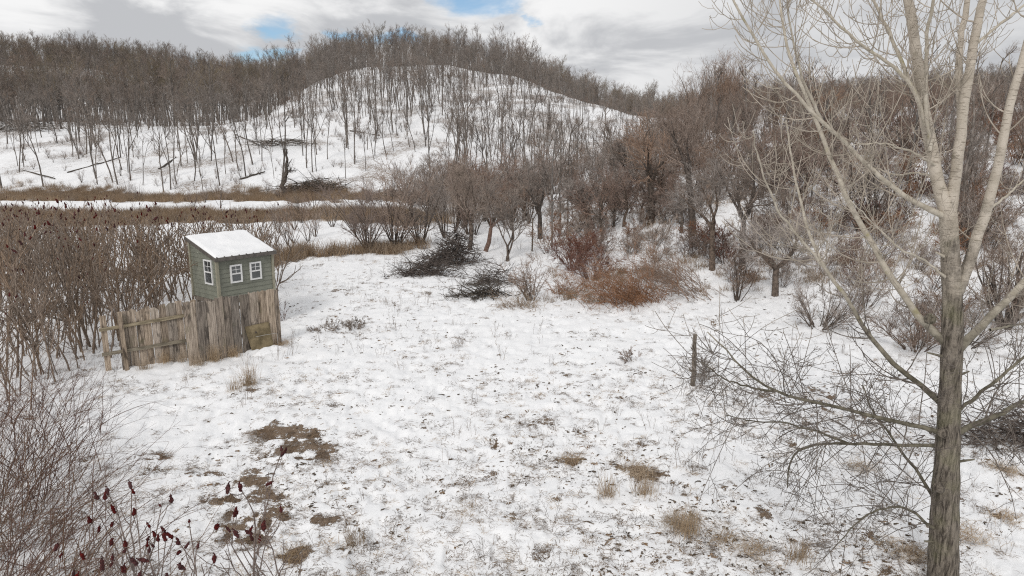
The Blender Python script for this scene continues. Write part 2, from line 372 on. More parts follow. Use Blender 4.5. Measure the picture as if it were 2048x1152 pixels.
# ------------------------------------------------------------------ branching
def nrm(v): return v / (np.linalg.norm(v, axis=-1, keepdims=True) + 1e-9)
def curve_from(rng, p0, d0, L, npt, up, wig):
    """p0 (n,3) starts, d0 (n,3) directions, L (n,) lengths -> (n,npt,3)"""
    n = len(p0); P = np.empty((n, npt, 3)); P[:, 0] = p0; d = nrm(d0); st = (L / (npt - 1))[:, None]
    upv = np.zeros((n, 3)); upv[:, 2] = up
    for i in range(1, npt):
        P[:, i] = P[:, i - 1] + d * st
        d = nrm(d + upv / (npt - 1) + rng.normal(0, wig, (n, 3)))
    return P
def spawn(rng, P, R, n, t0, t1, ang, ln, npt=4, up=.3, wig=.15, rr=.6, rtip=.004, taper=0.5, rmax=1.0):
    """n children on the polylines P; ang=(lo,hi) rad; ln=(lo,hi) m, shortened by `taper` towards the parent tip"""
    M, k, _ = P.shape
    pl_ = np.linalg.norm(P[:, -1] - P[:, 0], axis=1) + .01
    pi = rng.choice(M, n, p=pl_ / pl_.sum()); t = rng.uniform(t0, t1, n)
    f = t * (k - 1); i = np.minimum(f.astype(int), k - 2); fr = (f - i)[:, None]
    p = P[pi, i] * (1 - fr) + P[pi, i + 1] * fr
    r = R[pi, i] * (1 - fr[:, 0]) + R[pi, i + 1] * fr[:, 0]
    tan = nrm(P[pi, i + 1] - P[pi, i])
    rv = rng.normal(0, 1, (n, 3)); perp = nrm(rv - (rv * tan).sum(1)[:, None] * tan)
    a = rng.uniform(ang[0], ang[1], n)[:, None]
    d = np.cos(a) * tan + np.sin(a) * perp
    L = rng.uniform(ln[0], ln[1], n) * (1 - taper * t)
    Q = curve_from(rng, p, d, L, npt, up, wig)
    r0 = np.minimum(np.maximum(r * rr, rtip * 1.15), rmax)
    return Q, r0[:, None] * (1 - np.linspace(0, 1, npt))[None] + rtip * np.linspace(0, 1, npt)[None]
def stem(rng, H, r, npt=7, lean=.08, wig=.05, up=.1, rtip=.02):
    P = curve_from(rng, np.zeros((1, 3)), np.array([[rng.normal(0, lean), rng.normal(0, lean), 1.0]]), np.array([H]), npt, up, wig)
    P[0, 0, 2] -= .25
    s_ = np.linspace(0, 1, npt)
    return P, (r * (1 - s_) ** .85 + rtip * s_)[None]

# ------------------------------------------------------------------ ground
def micro(x, y):
    d1 = fbm(x * 1.1, y * 1.1, 21, 3) - .5
    d2 = vnoise(x * 4.2 + 3, y * 4.2, 31); d3 = vnoise(x * 9 + 1, y * 9, 41)
    return (1 - sstep(35, 80, y)) * (d1 * .16 - sstep(.60, .82, d2) * .06 - sstep(.6, .85, d3) * .03)
def build_ground():
    az = np.concatenate([np.linspace(-1.9, -.9, 24)[:-1], np.linspace(-.9, .9, 560), np.linspace(.9, 1.9, 24)[1:]])
    ys = np.concatenate([np.linspace(-3, 3.4, 6), np.exp(np.linspace(math.log(3.6), math.log(700), 760))])
    A, Y = np.meshgrid(az, ys); X = A * np.maximum(Y, 3.4); X = np.where(Y < 3.4, A * 6, X)
    Z = T(X, Y)
    near = 1 - sstep(35, 80, Y)
    rng = np.random.default_rng(5)
    # dimpled, trampled snow
    d1 = fbm(X * 1.1, Y * 1.1, 21, 3) - .5
    d2 = vnoise(X * 4.2 + 3, Y * 4.2, 31); d3 = vnoise(X * 9 + 1, Y * 9, 41)
    dents = sstep(.60, .82, d2) * .06 + sstep(.6, .85, d3) * .03
    Z = Z + near * (d1 * .16 - dents) + sstep(30, 80, Y) * (fbm(X * .5, Y * .5, 77, 3) - .5) * .5
    # where bare grass shows through
    bare = np.zeros_like(X); rag = fbm(X * 1.6 + 4, Y * 1.6, 19, 4)
    for (u, v, ru, rv, s) in ((565, 862, 62, 14, .95), (590, 905, 60, 18, 1), (520, 938, 40, 9, .6), (500, 965, 38, 12, .9), (470, 1000, 62, 20, 1.1), (512, 1040, 42, 24, 1.1), (490, 1075, 36, 12, 1),
                            (300, 912, 28, 6, 1), (405, 945, 40, 6, .6), (650, 1040, 26, 12, .75), (590, 1110, 34, 12, .9), (560, 1032, 22, 9, .7),
                            (1275, 940, 46, 11, .9), (1135, 920, 30, 7, .6), (1200, 800, 60, 12, .35), (1330, 815, 80, 14, .35), (1160, 770, 50, 10, .3), (1260, 850, 100, 16, .25), (660, 970, 20, 5, .7)):
        c = G(u, v); wx = ru * pxw(c); wy = abs(G(u, v - rv)[1] - G(u, v + rv)[1]) / 2
        e = ((X - c[0]) / wx) ** 2 + ((Y - c[1]) / wy) ** 2
        bare = np.maximum(bare, s * np.exp(-e * .42) * (.25 + 1.0 * sstep(.34, .66, rag)))
    bare = np.minimum(bare, .66)
    spk = vnoise(X * 2.6, Y * 2.6 * .7, 51); clus = fbm(X * .35, Y * .35, 61, 3)
    dens = .05 + .16 * sstep(.45, .7, clus) + .12 * sstep(-2, 6, X) * (1 - sstep(26, 34, Y))
    bare = np.maximum(bare, near * np.clip(sstep(.72, .98, spk) * .42 + dens * .55, 0, 1))
    # the meadow beyond the shed: bands of standing dead grass
    red = np.zeros_like(X); lft = 1 - sstep(-.18, -.08, A)
    wob = (fbm(X * .12, Y * .12, 5, 3) - .5) * 7 + (fbm(X * .7, Y * .35, 15, 3) - .5) * 7
    yb = Y + wob
    band = np.maximum.reduce([sstep(79, 81, yb) * (1 - sstep(88, 93, yb)), sstep(55, 57, yb) * (1 - sstep(64, 67, yb)), .8 * sstep(35, 36.5, yb - .55 * (X + 12)) * (1 - sstep(39, 41, yb - .55 * (X + 12)))]) * lft
    bare = np.maximum(bare, band * .75); red = np.maximum(red, band)
    # leaf litter and stones on the hill and under the thicket
    litter = sstep(.42, .68, fbm(X * .16, Y * .16, 91, 4)) * .24 + .27
    bare = np.maximum(bare, sstep(60, 95, Y) * litter)
    bank = sstep(.0, .2, A) * sstep(26, 36, Y)
    bare = np.maximum(bare, bank * (.10 + .36 * sstep(.42, .7, fbm(X * .3, Y * .3, 95, 4)))); red = np.maximum(red, bank * .7)
    idx = np.arange(X.size).reshape(X.shape)
    Q = np.stack([idx[:-1, :-1], idx[:-1, 1:], idx[1:, 1:], idx[1:, :-1]], -1).reshape(-1, 4)
    mb = MB().raw(np.stack([X, Y, Z], -1).reshape(-1, 3), Q)
    me = mb.mesh('ground', 'snow_ground', True, {'bare': bare.ravel(), 'red': red.ravel()})
    link('ground', me, label='snow covered meadow, field and wooded hills', kind='structure')
build_ground()

exec_later = []
# ------------------------------------------------------------------ shed on its stand
def build_shed():
    floor_z = 1.13; d1 = math.radians(38)
    c0 = at(440, 598, 21.3); c0[2] = floor_z
    dirr = ray(440, 603); tt = (floor_z - CAMH) / dirr[2]; c0 = dirr * tt + np.array([0, 0, CAMH])
    fx = np.array([math.sin(d1), math.cos(d1)])           # along the window wall, away to the back right
    L1, L2, hf, hb = 1.98, 1.62, 1.43, 1.93
    gz = float(T(c0[0], c0[1]))
    root = thing('shed', 'small sage green sided shed with snowy slanted roof standing behind the board fence', 'shed', (c0[0], c0[1], gz), math.pi / 2 - d1)
    Z0 = floor_z - gz                                     # local: x along window wall, y towards the back left
    pitch_h = lambda y: hf + (hb - hf) * y / L2
    course = .148
    def wall(kind):
        holder = link('wall', None)                       # replaced by backing mesh below
        bpy.data.objects.remove(holder)
        mb = MB()
        if kind == 'front': poly = [(0, 0), (L1, 0), (L1, hf), (0, hf)]; f = lambda s, z, o: (s, -o, Z0 + z)
        if kind == 'back': poly = [(0, 0), (L1, 0), (L1, hb), (0, hb)]; f = lambda s, z, o: (L1 - s, L2 + o, Z0 + z)
        if kind == 'left': poly = [(0, 0), (L2, 0), (L2, hf), (0, hb)]; f = lambda s, z, o: (-o, L2 - s, Z0 + z)
        if kind == 'right': poly = [(0, 0), (L2, 0), (L2, hb), (0, hf)]; f = lambda s, z, o: (L1 + o, s, Z0 + z)
        mb.loft([f(s, z, -.05) for s, z in poly] + [f(s, z, 0) for s, z in poly], 4)
        wo = link('wall', mb.mesh('wall', 'siding', False), root)
        W_, hL, hR = poly[1][0], poly[3][1], poly[2][1]
        n = int(math.ceil(max(hL, hR) / course))
        for i in range(n):
            z0, z1 = i * course + .012, min((i + 1) * course + .01, max(hL, hR) - .01)
            def span(z):
                if abs(hL - hR) < 1e-6 or z <= min(hL, hR): return 0.03, W_ - .03
                k = (z - min(hL, hR)) / abs(hL - hR)
                return (0.03, max(.05, W_ * (1 - k) - .02)) if hL > hR else (min(W_ - .05, W_ * k + .02), W_ - .03)
            a0, b0 = span(z0); a1, b1 = span(z1)
            ring = [f(a0, z0, .003), f(b0, z0, .003), f(b1, z1, .003), f(a1, z1, .003), f(a0, z0, .024), f(b0, z0, .024), f(b1, z1, .007), f(a1, z1, .007)]
            link('siding_board', MB().loft(ring, 4).mesh('siding_board', 'siding', False), wo)
        return wo
    for k in ('front', 'left', 'right', 'back'): wall(k)
    for (x, y, h) in ((0, 0, hf), (L1, 0, hf), (0, L2, hb), (L1, L2, hb)):
        sx = -.03 if x == 0 else .03; sy = -.03 if y == 0 else .03
        mb = MB(); mb.box((x + sx * .45, y + sy * .45, Z0 + h / 2 - .02), .085, .085, h - .02)
        link('corner_trim', mb.mesh('corner_trim', 'trim_tan', False), root)
    # windows
    def window(face, s, zc, wd, ht):
        if face == 'front': f = lambda a, z, o: (s + a, -o, Z0 + zc + z)
        else: f = lambda a, z, o: (-o, s - a, Z0 + zc + z)
        def bar(a0, a1, z0, z1, o0, o1, nm, m, par):
            ring = [f(a0, z0, o0), f(a1, z0, o0), f(a1, z1, o0), f(a0, z1, o0), f(a0, z0, o1), f(a1, z0, o1), f(a1, z1, o1), f(a0, z1, o1)]
            return link(nm, MB().loft(ring, 4).mesh(nm, m, False), par)
        wn = bar(-wd / 2 + .02, wd / 2 - .02, -ht / 2 + .02, ht / 2 - .02, .0, .028, 'window', 'fascia', root)
        fw = .052
        bar(-wd / 2, -wd / 2 + fw, -ht / 2, ht / 2, .0, .058, 'frame', 'white_vinyl', wn); bar(wd / 2 - fw, wd / 2, -ht / 2, ht / 2, .0, .058, 'frame', 'white_vinyl', wn)
        bar(-wd / 2 + fw, wd / 2 - fw, ht / 2 - fw, ht / 2, .0, .055, 'frame', 'white_vinyl', wn); bar(-wd / 2 + fw, wd / 2 - fw, -ht / 2, -ht / 2 + fw, .0, .055, 'sill', 'white_vinyl', wn)
        bar(-wd / 2 + fw, wd / 2 - fw, -.022, .022, .0, .050, 'meeting_rail', 'white_vinyl', wn)
        x0, x1, zb, zt = -wd / 2 + fw, wd / 2 - fw, -ht / 2 + fw, ht / 2 - fw
        bar(x0, x1, zb, -.022, .030, .036, 'pane', 'window_glass', wn)
        zm = (.022 + zt) / 2
        for (a0, a1) in ((x0, -.008), (.008, x1)):
            for (q0, q1) in ((.022, zm - .008), (zm + .008, zt)): bar(a0, a1, q0, q1, .033, .039, 'pane', 'window_glass', wn)
        bar(-.008, .008, .022, zt, .033, .046, 'muntin', 'white_vinyl', wn)
        bar(x0, -.008, zm - .008, zm + .008, .033, .0445, 'muntin', 'white_vinyl', wn); bar(.008, x1, zm - .008, zm + .008, .033, .0445, 'muntin', 'white_vinyl', wn)
    window('front', .62, .84, .42, .60); window('front', 1.33, .84, .42, .60)
    window('left', .50, .92, .50, .82)
    # roof: ribbed metal with a snow layer
    o1, o2, ol = .12, .09, .10
    def rz(y): return Z0 + pitch_h(y)
    mb = MB()
    ring = [(-ol, -o1, rz(-o1) + .004), (L1 + ol, -o1, rz(-o1) + .004), (L1 + ol, L2 + o2, rz(L2 + o2) + .004), (-ol, L2 + o2, rz(L2 + o2) + .004)]
    mb.loft(ring + [(x, y, z + .05) for x, y, z in ring], 4)
    roof = link('roof', mb.mesh('roof', 'fascia', False), root)
    mb = MB(); mb.box((L1 / 2, -o1 - .014, rz(-o1) - .012), L1 + 2 * ol + .05, .024, .115); link('fascia_board', mb.mesh('fascia_board', 'fascia', False), roof)
    for sx in (-ol - .014, L1 + ol + .014):
        a = [(sx - .011, -o1, rz(-o1) - .06), (sx + .011, -o1, rz(-o1) - .06), (sx + .011, L2 + o2, rz(L2 + o2) - .06), (sx - .011, L2 + o2, rz(L2 + o2) - .06)]
        link('rake_board', MB().loft(a + [(x, y, z + .118) for x, y, z in a], 4).mesh('rake_board', 'fascia', False), roof)
    for i in range(9):
        x = -ol + .06 + i * (L1 + 2 * ol - .12) / 8
        a = [(x - .018, -o1 - .018, rz(-o1) + .05), (x + .018, -o1 - .018, rz(-o1) + .05), (x + .018, L2 + o2, rz(L2 + o2) + .05), (x - .018, L2 + o2, rz(L2 + o2) + .05)]
        link('roof_rib', MB().loft(a + [(xx, y, z + .022) for xx, y, z in a], 4).mesh('roof_rib', 'fascia', False), roof)
    nx, ny = 48, 30; gx = np.linspace(-ol + .0, L1 + ol - .0, nx); gy = np.linspace(-o1 + .0, L2 + o2 - .0, ny)
    X, Y = np.meshgrid(gx, gy); ex = np.minimum(X - gx[0], gx[-1] - X); ey = np.minimum(Y - gy[0], gy[-1] - Y); e = np.minimum(ex, ey)
    th = .07 * sstep(-.02, .08, e) * (.75 + .55 * (vnoise(X * 4, Y * 4, 3)))
    Zs = Z0 + hf + (hb - hf) * Y / L2 + .05 + np.maximum(th, .006)
    idx = np.arange(X.size).reshape(X.shape)
    Q = np.stack([idx[:-1, :-1], idx[:-1, 1:], idx[1:, 1:], idx[1:, :-1]], -1).reshape(-1, 4)
    link('snow_cover', MB().raw(np.stack([X, Y, Zs], -1), Q).mesh('snow_cover', 'snow', True), roof)
    # stand
    mb = MB(); mb.box((L1 / 2, L2 / 2, Z0 - .07), L1 + .02, L2 + .02, .138); link('platform', mb.mesh('platform', 'board_wood_dark', False), root)
    for x in (.08, L1 - .08):
        for y in (.08, L2 - .08):
            mb = MB(); mb.box((x, y, (Z0 - .142 - .3) / 2), .12, .12, Z0 - .142 + .3); link('leg', mb.mesh('leg', 'board_wood_dark', False), root)
build_shed()

# ------------------------------------------------------------------ board fence
rngF = np.random.default_rng(12)
def board(w_, h, th, rng, dip=.045, lean=0.0):
    """weathered plank: a wide face, slightly warped sides, worn uneven top"""
    tops = [h - abs(rng.normal(0, dip)) for _ in range(4)]
    xs = np.linspace(-w_ / 2, w_ / 2, 4)
    V = []
    for y in (-th / 2, th / 2):
        j = rng.normal(0, .004, 4)
        V.append([(x + jj, y, -.12) for x, jj in zip(xs, j)]); 
        V.append([(x + lean + jj + rng.normal(0, .003), y + rng.normal(0, .004), h * .55) for x, jj in zip(xs, j)])
        V.append([(x + lean * 2 + rng.normal(0, .004), y + rng.normal(0, .006), t) for x, t in zip(xs, tops)])
    V = np.array(V).reshape(2, 3, 4, 3); idx = np.arange(24).reshape(2, 3, 4); Q = []
    for r in range(2):
        for c in range(3):
            Q.append([idx[0, r, c], idx[0, r, c + 1], idx[0, r + 1, c + 1], idx[0, r + 1, c]])
            Q.append([idx[1, r, c + 1], idx[1, r, c], idx[1, r + 1, c], idx[1, r + 1, c + 1]])
        Q.append([idx[1, r, 0], idx[0, r, 0], idx[0, r + 1, 0], idx[1, r + 1, 0]]); Q.append([idx[0, r, 3], idx[1, r, 3], idx[1, r + 1, 3], idx[0, r + 1, 3]])
    for c in range(3): Q.append([idx[0, 2, c], idx[0, 2, c + 1], idx[1, 2, c + 1], idx[1, 2, c]])
    return MB().raw(V.reshape(-1, 3), Q)
def bar_mesh(p, q, a, b, nm, m):
    p = np.array(p, float); q = np.array(q, float); d = nrm(q - p); s_ = nrm(np.cross(d, [0, 0, 1])); t_ = np.cross(s_, d)
    ring = [p - s_ * a - t_ * b, p + s_ * a - t_ * b, p + s_ * a + t_ * b, p - s_ * a + t_ * b]; ring2 = [r + (q - p) for r in ring]
    return MB().loft(ring + ring2, 4).mesh(nm, m, False)
def build_fences():
    # rear run: seen from its rail side
    A = G(212, 741); B = G(392, 711); L = np.linalg.norm((B - A)[:2]); ang = math.atan2(B[1] - A[1], B[0] - A[0])
    root = thing('board_fence', 'low weathered board fence with two rails and an open gap at its end', 'fence', A, ang)
    slope = (B[2] - A[2]) / L
    hL = height_to(212, 630, A); hR = height_to(386, 598, B)
    hh = lambda s: (hL + (hR - hL) * s / L)
    w0 = L / 9.0
    s = 0.0
    link('board', board(.15, hh(.05), .028, rngF).mesh('board', 'board_wood', False), root, (.07, 0, 0))
    s = .40
    while s < L - .02:
        wd = rngF.uniform(.17, .25)
        link('board', board(wd - .012, hh(s + wd / 2) + rngF.normal(0, .02), .028, rngF).mesh('board', ('board_wood', 'board_wood', 'board_wood_dark')[int(rngF.integers(3))], False), root, (s + wd / 2, rngF.normal(0, .006), slope * s), (0, 0, rngF.normal(0, .02)))
        s += wd
    for k in (.30, .74):
        link('rail', bar_mesh((-.05, -.045, hh(0) * k), (L, -.045, hh(L) * k + slope * L), .026, .045, 'rail', 'rail_wood'), root)
    link('fence_post', bar_mesh((.50, -.125, -.3), (.47, -.125, hh(.5) + .01), .05, .05, 'fence_post', 'board_wood'), root)
    # front run: plain side towards us
    A = G(379, 729); B = G(564, 687); L = np.linalg.norm((B - A)[:2]); ang = math.atan2(B[1] - A[1], B[0] - A[0])
    root = thing('board_fence', 'tall fence panel of wide weathered vertical boards in front of the green shed', 'fence', A, ang)
    hL = height_to(376, 606, A); hR = height_to(557, 577, B); slope = (B[2] - A[2]) / L
    s = 0.0; i = 0
    wid = [.30, .30, .27, .24, .22, .26, .28, .30, .26, .28, .3, .3]
    while s < L - .05:
        wd = min(wid[i % 12], L - s)
        link('board', board(wd - .010, hL + (hR - hL) * (s + wd / 2) / L + rngF.normal(0, .02), .032, rngF, .035).mesh('board', ('board_wood', 'board_wood', 'board_wood', 'board_wood_dark')[int(rngF.integers(4))] if i != 4 else 'board_wood_dark', False), root,
             (s + wd / 2, rngF.normal(0, .012), slope * s), (0, 0, rngF.normal(0, .03)))
        s += wd; i += 1
    for k in (.28, .78): link('rail', bar_mesh((0.02, .05, hL * k), (L - .02, .05, hR * k), .028, .045, 'rail', 'rail_wood'), root)
    for x in (.1, L - .15): link('fence_post', bar_mesh((x, .13, -.3), (x, .13, 1.5), .05, .05, 'fence_post', 'board_wood_dark'), root)
    # plywood sheet leaning against it
    yb = (A[1] + B[1]) / 2 + .05
    bl, br = G(488, 694), G(536, 690)
    n2 = np.array([math.sin(ang), -math.cos(ang), 0])     # towards us
    base = A + np.array([math.cos(ang), math.sin(ang), 0]) * L * .60 + n2 * .16
    wd, ht = .80, .80
    t = thing('plywood_sheet', 'yellowish plywood sheet leaning on the front of the tall fence panel', 'plywood', (base[0], base[1], base[2]), ang, tilt=(0, 0))
    pb = MB(); lean = .12
    ring = [(0.06, 0, .06), (wd - .02, 0, .0), (wd - .07, lean, ht), (-.04, lean, ht - .02)]
    pb.loft(ring + [(x, y - .016, z) for x, y, z in ring], 4)
    sheet = link('sheet', pb.mesh('sheet', 'plywood', False), t)
    kn = MB(); kn.tubes(np.array([[.27, .065, .56], [.27, .060, .561], [.27, .040, .562]]), np.array([.035, .032, .02]), 7); link('knot_hole', kn.mesh('knot_hole', 'brush_dark', False), sheet)
    # snow heaped at its foot
    nx, ny = 26, 14; X, Y = np.meshgrid(np.linspace(-1, 1, nx), np.linspace(-1, 1, ny)); r2 = X ** 2 + Y ** 2
    Zm = .17 * np.clip(1 - r2, 0, 1) ** .7 * (.8 + .5 * vnoise(X * 3 + 5, Y * 3, 7)) - .05
    idx = np.arange(X.size).reshape(X.shape); Q = np.stack([idx[:-1, :-1], idx[:-1, 1:], idx[1:, 1:], idx[1:, :-1]], -1).reshape(-1, 4)
    c = base + np.array([math.cos(ang), math.sin(ang), 0]) * .5 + n2 * .28
    o = link('snow_heap', MB().raw(np.stack([X * .55, Y * .26, Zm], -1), Q).mesh('snow_heap', 'snow', True), None, c, (0, 0, ang), 1.0, 'small heap of snow at the foot of the leaning plywood', 'snow heap')
    o['kind'] = 'thing'
    # bent wire hoop standing before it
    c = base + n2 * .55 + np.array([math.cos(ang), math.sin(ang), 0]) * -.05
    wp = np.array([[0, 0, .60], [.3, 0, .60], [.66, 0, .58], [.68, 0, .56], [.68, 0, .3], [.685, 0, -.1]])
    wb = MB().tubes(wp, np.full(6, .006), 4)
    link('wire_stake', wb.mesh('wire_stake', 'wire', True), None, c, (0, 0, ang), 1.0, 'thin bent wire stake standing in front of the leaning plywood', 'wire stake')
build_fences()

# ------------------------------------------------------------------ lone post
def build_post():
    b = G(1387, 772); h = height_to(1384, 668, b); rng = np.random.default_rng(3)
    t = thing('wooden_post', 'lone weathered wooden post standing in the open snow', 'post', b)
    z = np.array([-.25, .0, .25 * h, .45 * h, .62 * h, .64 * h, .8 * h, h]); P = np.stack([rng.normal(0, .008, 8) - .03 * z / h, rng.normal(0, .008, 8), z], -1)
    link('shaft', MB().tubes(P, np.array([.075, .07, .066, .062, .062, .058, .055, .05]), 8).mesh('shaft', 'post_wood', True), t)
    link('stub', MB().tubes(np.array([[-.03, 0, .28 * h], [-.11, -.01, .31 * h], [-.15, -.02, .36 * h]]), np.array([.03, .024, .012]), 5).mesh('stub', 'post_wood', True), t)
    link('stub', MB().tubes(np.array([[-.05, 0, .70 * h], [-.10, -.01, .72 * h], [-.13, -.02, .76 * h]]), np.array([.02, .018, .010]), 5).mesh('stub', 'post_wood', True), t)
build_post()

# ------------------------------------------------------------------ the big poplar
def build_poplar():
    rng = np.random.default_rng(77); Y0 = 8.5
    def pts(lst, dy, y0=Y0):
        uv = np.array(lst, float); s_ = np.linspace(0, 1, len(uv)) ** 1.2
        return np.array([at(u, v, y0 + dy * k) for (u, v), k in zip(uv, s_)])
    def refine(P, n):
        s_ = np.concatenate([[0], np.cumsum(np.linalg.norm(np.diff(P, axis=0), axis=1))]); q = np.linspace(0, s_[-1], n)
        R = np.stack([np.interp(q, s_, P[:, i]) for i in range(3)], -1)
        for _ in range(2): R[1:-1] = .25 * R[:-2] + .5 * R[1:-1] + .25 * R[2:]
        return R
    base = at(1886, 1175, Y0); base[2] = float(T(base[0], base[1]))
    t = thing('poplar_tree', 'large pale barked poplar with several upright stems beside the snowy meadow', 'tree', base)
    org = base
    trunk = [(1886, 1210), (1887, 1152), (1890, 1020), (1894, 900), (1900, 760), (1905, 650), (1904, 560), (1899, 480), (1896, 415)]
    P = refine(pts(trunk, 0), 30); s_ = np.linspace(0, 1, 30)
    px = np.interp(s_, [0, .06, .35, .6, .8, 1], [62, 57, 46, 39, 36, 32]); R = px / 2 * np.array([pxw(p) for p in P])
    R = R * (1 + .03 * np.sin(np.arange(30) * 2.1))
    mb = MB()
    # trunk with fine ring resolution for knobbly bark
    k = 28; th = np.arange(k) * 2 * math.pi / k
    V = np.zeros((30, k, 3))
    for i in range(30):
        rr = R[i] * (1 + .05 * (vnoise(th * 3 + 2, np.full(k, i * .35), 5) - .5) + .05 * np.sin(3 * th + i * .2))
        V[i] = P[i] + np.stack([np.cos(th) * rr, np.sin(th) * rr, np.zeros(k)], -1)
    idx = np.arange(30 * k).reshape(30, k); Q = np.stack([idx[:-1], np.roll(idx[:-1], -1, 1), np.roll(idx[1:], -1, 1), idx[1:]], -1).reshape(-1, 4)
    tr = link('trunk', MB().raw(V.reshape(-1, 3) - org, Q).mesh('trunk', 'poplar_bark', True), t)
    for (u, v, dy) in ((1866, 640, -.22), (1884, 980, -.27), (1893, 870, -.24)):
        p = at(u, v, Y0 + dy) - org
        link('knot', MB().tubes(np.array([p + [0, .08, 0], p + [0, .02, 0], p + [0, -.01, .005]]), np.array([.075, .06, .02]), 8).mesh('knot', 'poplar_bark', True), tr)
    for (u, v, dx, dz) in ((1880, 720, -.22, .10), (1925, 930, .20, .08), (1868, 1090, -.2, .06), (1912, 760, .12, .12), (1885, 520, -.14, .10)):
        p = at(u, v, Y0 - .06) - org; c_ = P[np.argmin(np.abs(P[:, 2] - org[2] - p[2]))] - org
        q = np.array([c_[0], c_[1], p[2]]); e = q + np.array([dx * 1.6, -.06, dz])
        link('dead_stub', MB().tubes(np.array([q, q * .4 + e * .6, e]), np.array([.026, .017, .010]), 6).mesh('dead_stub', 'poplar_limb', True), tr)
    limbs = [  # pixels, depth change, width start, width end, style
        ([(1897, 440), (1880, 380), (1864, 300), (1850, 230), (1838, 130), (1815, 0), (1790, -160), (1775, -380)], .3, 33, 15, 'stem'),
        ([(1897, 440), (1908, 380), (1918, 290), (1930, 190), (1946, 90), (1968, 0), (1995, -150), (2010, -350)], -.3, 29, 13, 'stem'),
        ([(1922, 235), (1916, 150), (1922, 70), (1936, 0), (1940, -120), (1930, -300)], .4, 18, 8, 'stem'),
        ([(1903, 610), (1925, 560), (1953, 480), (1978, 405), (2003, 300), (2025, 190), (2056, 80), (2090, -80)], -.5, 30, 15, 'stem'),
        ([(1888, 432), (1866, 425), (1810, 394), (1747, 345), (1679, 272), (1635, 238), (1572, 170), (1514, 92), (1465, 0), (1420, -110)], -.7, 17, 5, 'limb'),
        ([(1648, 250), (1618, 190), (1601, 150), (1587, 78), (1572, 0), (1560, -80)], -.9, 9, 4, 'limb'),
        ([(1895, 690), (1872, 668), (1830, 630), (1798, 585), (1753, 500), (1718, 447), (1684, 374), (1655, 300), (1622, 215), (1580, 120), (1560, 30), (1550, -60)], 1.2, 22, 5, 'limb'),
        ([(1898, 822), (1877, 800), (1798, 738), (1730, 664), (1707, 613), (1640, 528), (1616, 462), (1595, 380), (1580, 300), (1572, 240)], 1.8, 17, 4, 'limb'),
        ([(1668, 562), (1620, 500), (1565, 437), (1533, 369), (1512, 300), (1506, 262)], -1.2, 9, 3.5, 'limb'),
        ([(1892, 868), (1877, 862), (1798, 842), (1741, 834), (1662, 810), (1594, 797), (1549, 783), (1490, 745), (1455, 700), (1415, 664)], -.6, 16, 4, 'low'),
        ([(1549, 783), (1500, 775), (1450, 760), (1405, 725)], -.6, 8, 3, 'low'),
        ([(1892, 895), (1872, 891), (1809, 890), (1696, 888), (1640, 886), (1590, 900), (1577, 930), (1575, 975)], .7, 13, 4, 'low'),
        ([(1700, 888), (1640, 865), (1570, 845), (1500, 842), (1450, 830)], .9, 8, 3, 'low'),
        ([(1880, 1060), (1857, 1052), (1830, 1025), (1798, 1010), (1750, 1020), (1719, 1038), (1668, 1095)], -.8, 11, 3, 'low'),
        ([(1885, 1030), (1866, 998), (1843, 953), (1798, 896), (1747, 828), (1725, 770)], .9, 12, 4, 'low'),
        ([(1905, 840), (1922, 814), (1979, 772), (2048, 715), (2110, 660)], -.5, 13, 6, 'low'),
        ([(1908, 872), (1928, 857), (1996, 831), (2048, 802), (2110, 790)], .6, 20, 10, 'low'),
        ([(1903, 720), (1920, 693), (1979, 636), (2048, 566), (2120, 480), (2160, 400)], .8, 26, 14, 'limb'),
        ([(1852, 250), (1835, 190), (1800, 140), (1737, 102), (1674, 49), (1626, 0), (1580, -50)], -.6, 13, 5, 'limb'),
        ([(1845, 215), (1813, 150), (1781, 68), (1745, 0), (1720, -70)], .5, 13, 6, 'limb'),
        ([(1862, 300), (1850, 194), (1854, 58), (1868, 0), (1880, -90)], -.5, 14, 8, 'limb'),
        ([(1945, 95), (1985, 60), (2048, 10), (2090, -30)], .5, 9, 5, 'limb'),
        ([(1870, 330), (1820, 300), (1760, 285), (1700, 290)], -.7, 7, 2.5, 'limb'),
        ([(1880, 360), (1840, 345), (1790, 350), (1730, 330)], .8, 7, 2.5, 'limb'),
        ([(1895, 560), (1850, 520), (1800, 500), (1740, 440), (1700, 400)], -.9, 8, 3, 'limb'),
        ([(1975, 420), (2010, 395), (2048, 360)], .7, 8, 4, 'limb'),
        ([(1980, 660), (2030, 650), (2080, 640)], .7, 8, 4, 'limb')]
    fine = {'stem': 26, 'limb': 46, 'low': 60}
    for lst, dy, w0, w1, st in limbs:
        k_ = .62 if st == 'low' else .66 if st == 'limb' else .78; w0 *= k_; w1 *= k_
        n = 22; P = refine(pts(lst, dy), n); P[1:-1] += rng.normal(0, .006, (n - 2, 3))
        s_ = np.linspace(0, 1, n); px_ = (w0 * (1 - s_) + w1 * s_) * (1 + (st == 'stem') * .025 * np.sin(np.arange(n) * 1.9))
        R = px_ / 2 * np.array([pxw(p) for p in P])
        # swell where the limb leaves its parent
        R[:2] *= 1.12
        Pl = P - org
        lo = link('limb', MB().tubes(Pl, R, 12 if st == 'stem' else 8).mesh('limb', 'poplar_bark' if st == 'stem' else 'poplar_limb', True), t)
        Lm = np.linalg.norm(np.diff(P, axis=0), axis=1).sum()
        nb = max(5, int(Lm * (2.2 if st == 'stem' else 6.5 if st == 'limb' else 10)))
        upk = 1.35 if st != 'low' else .25
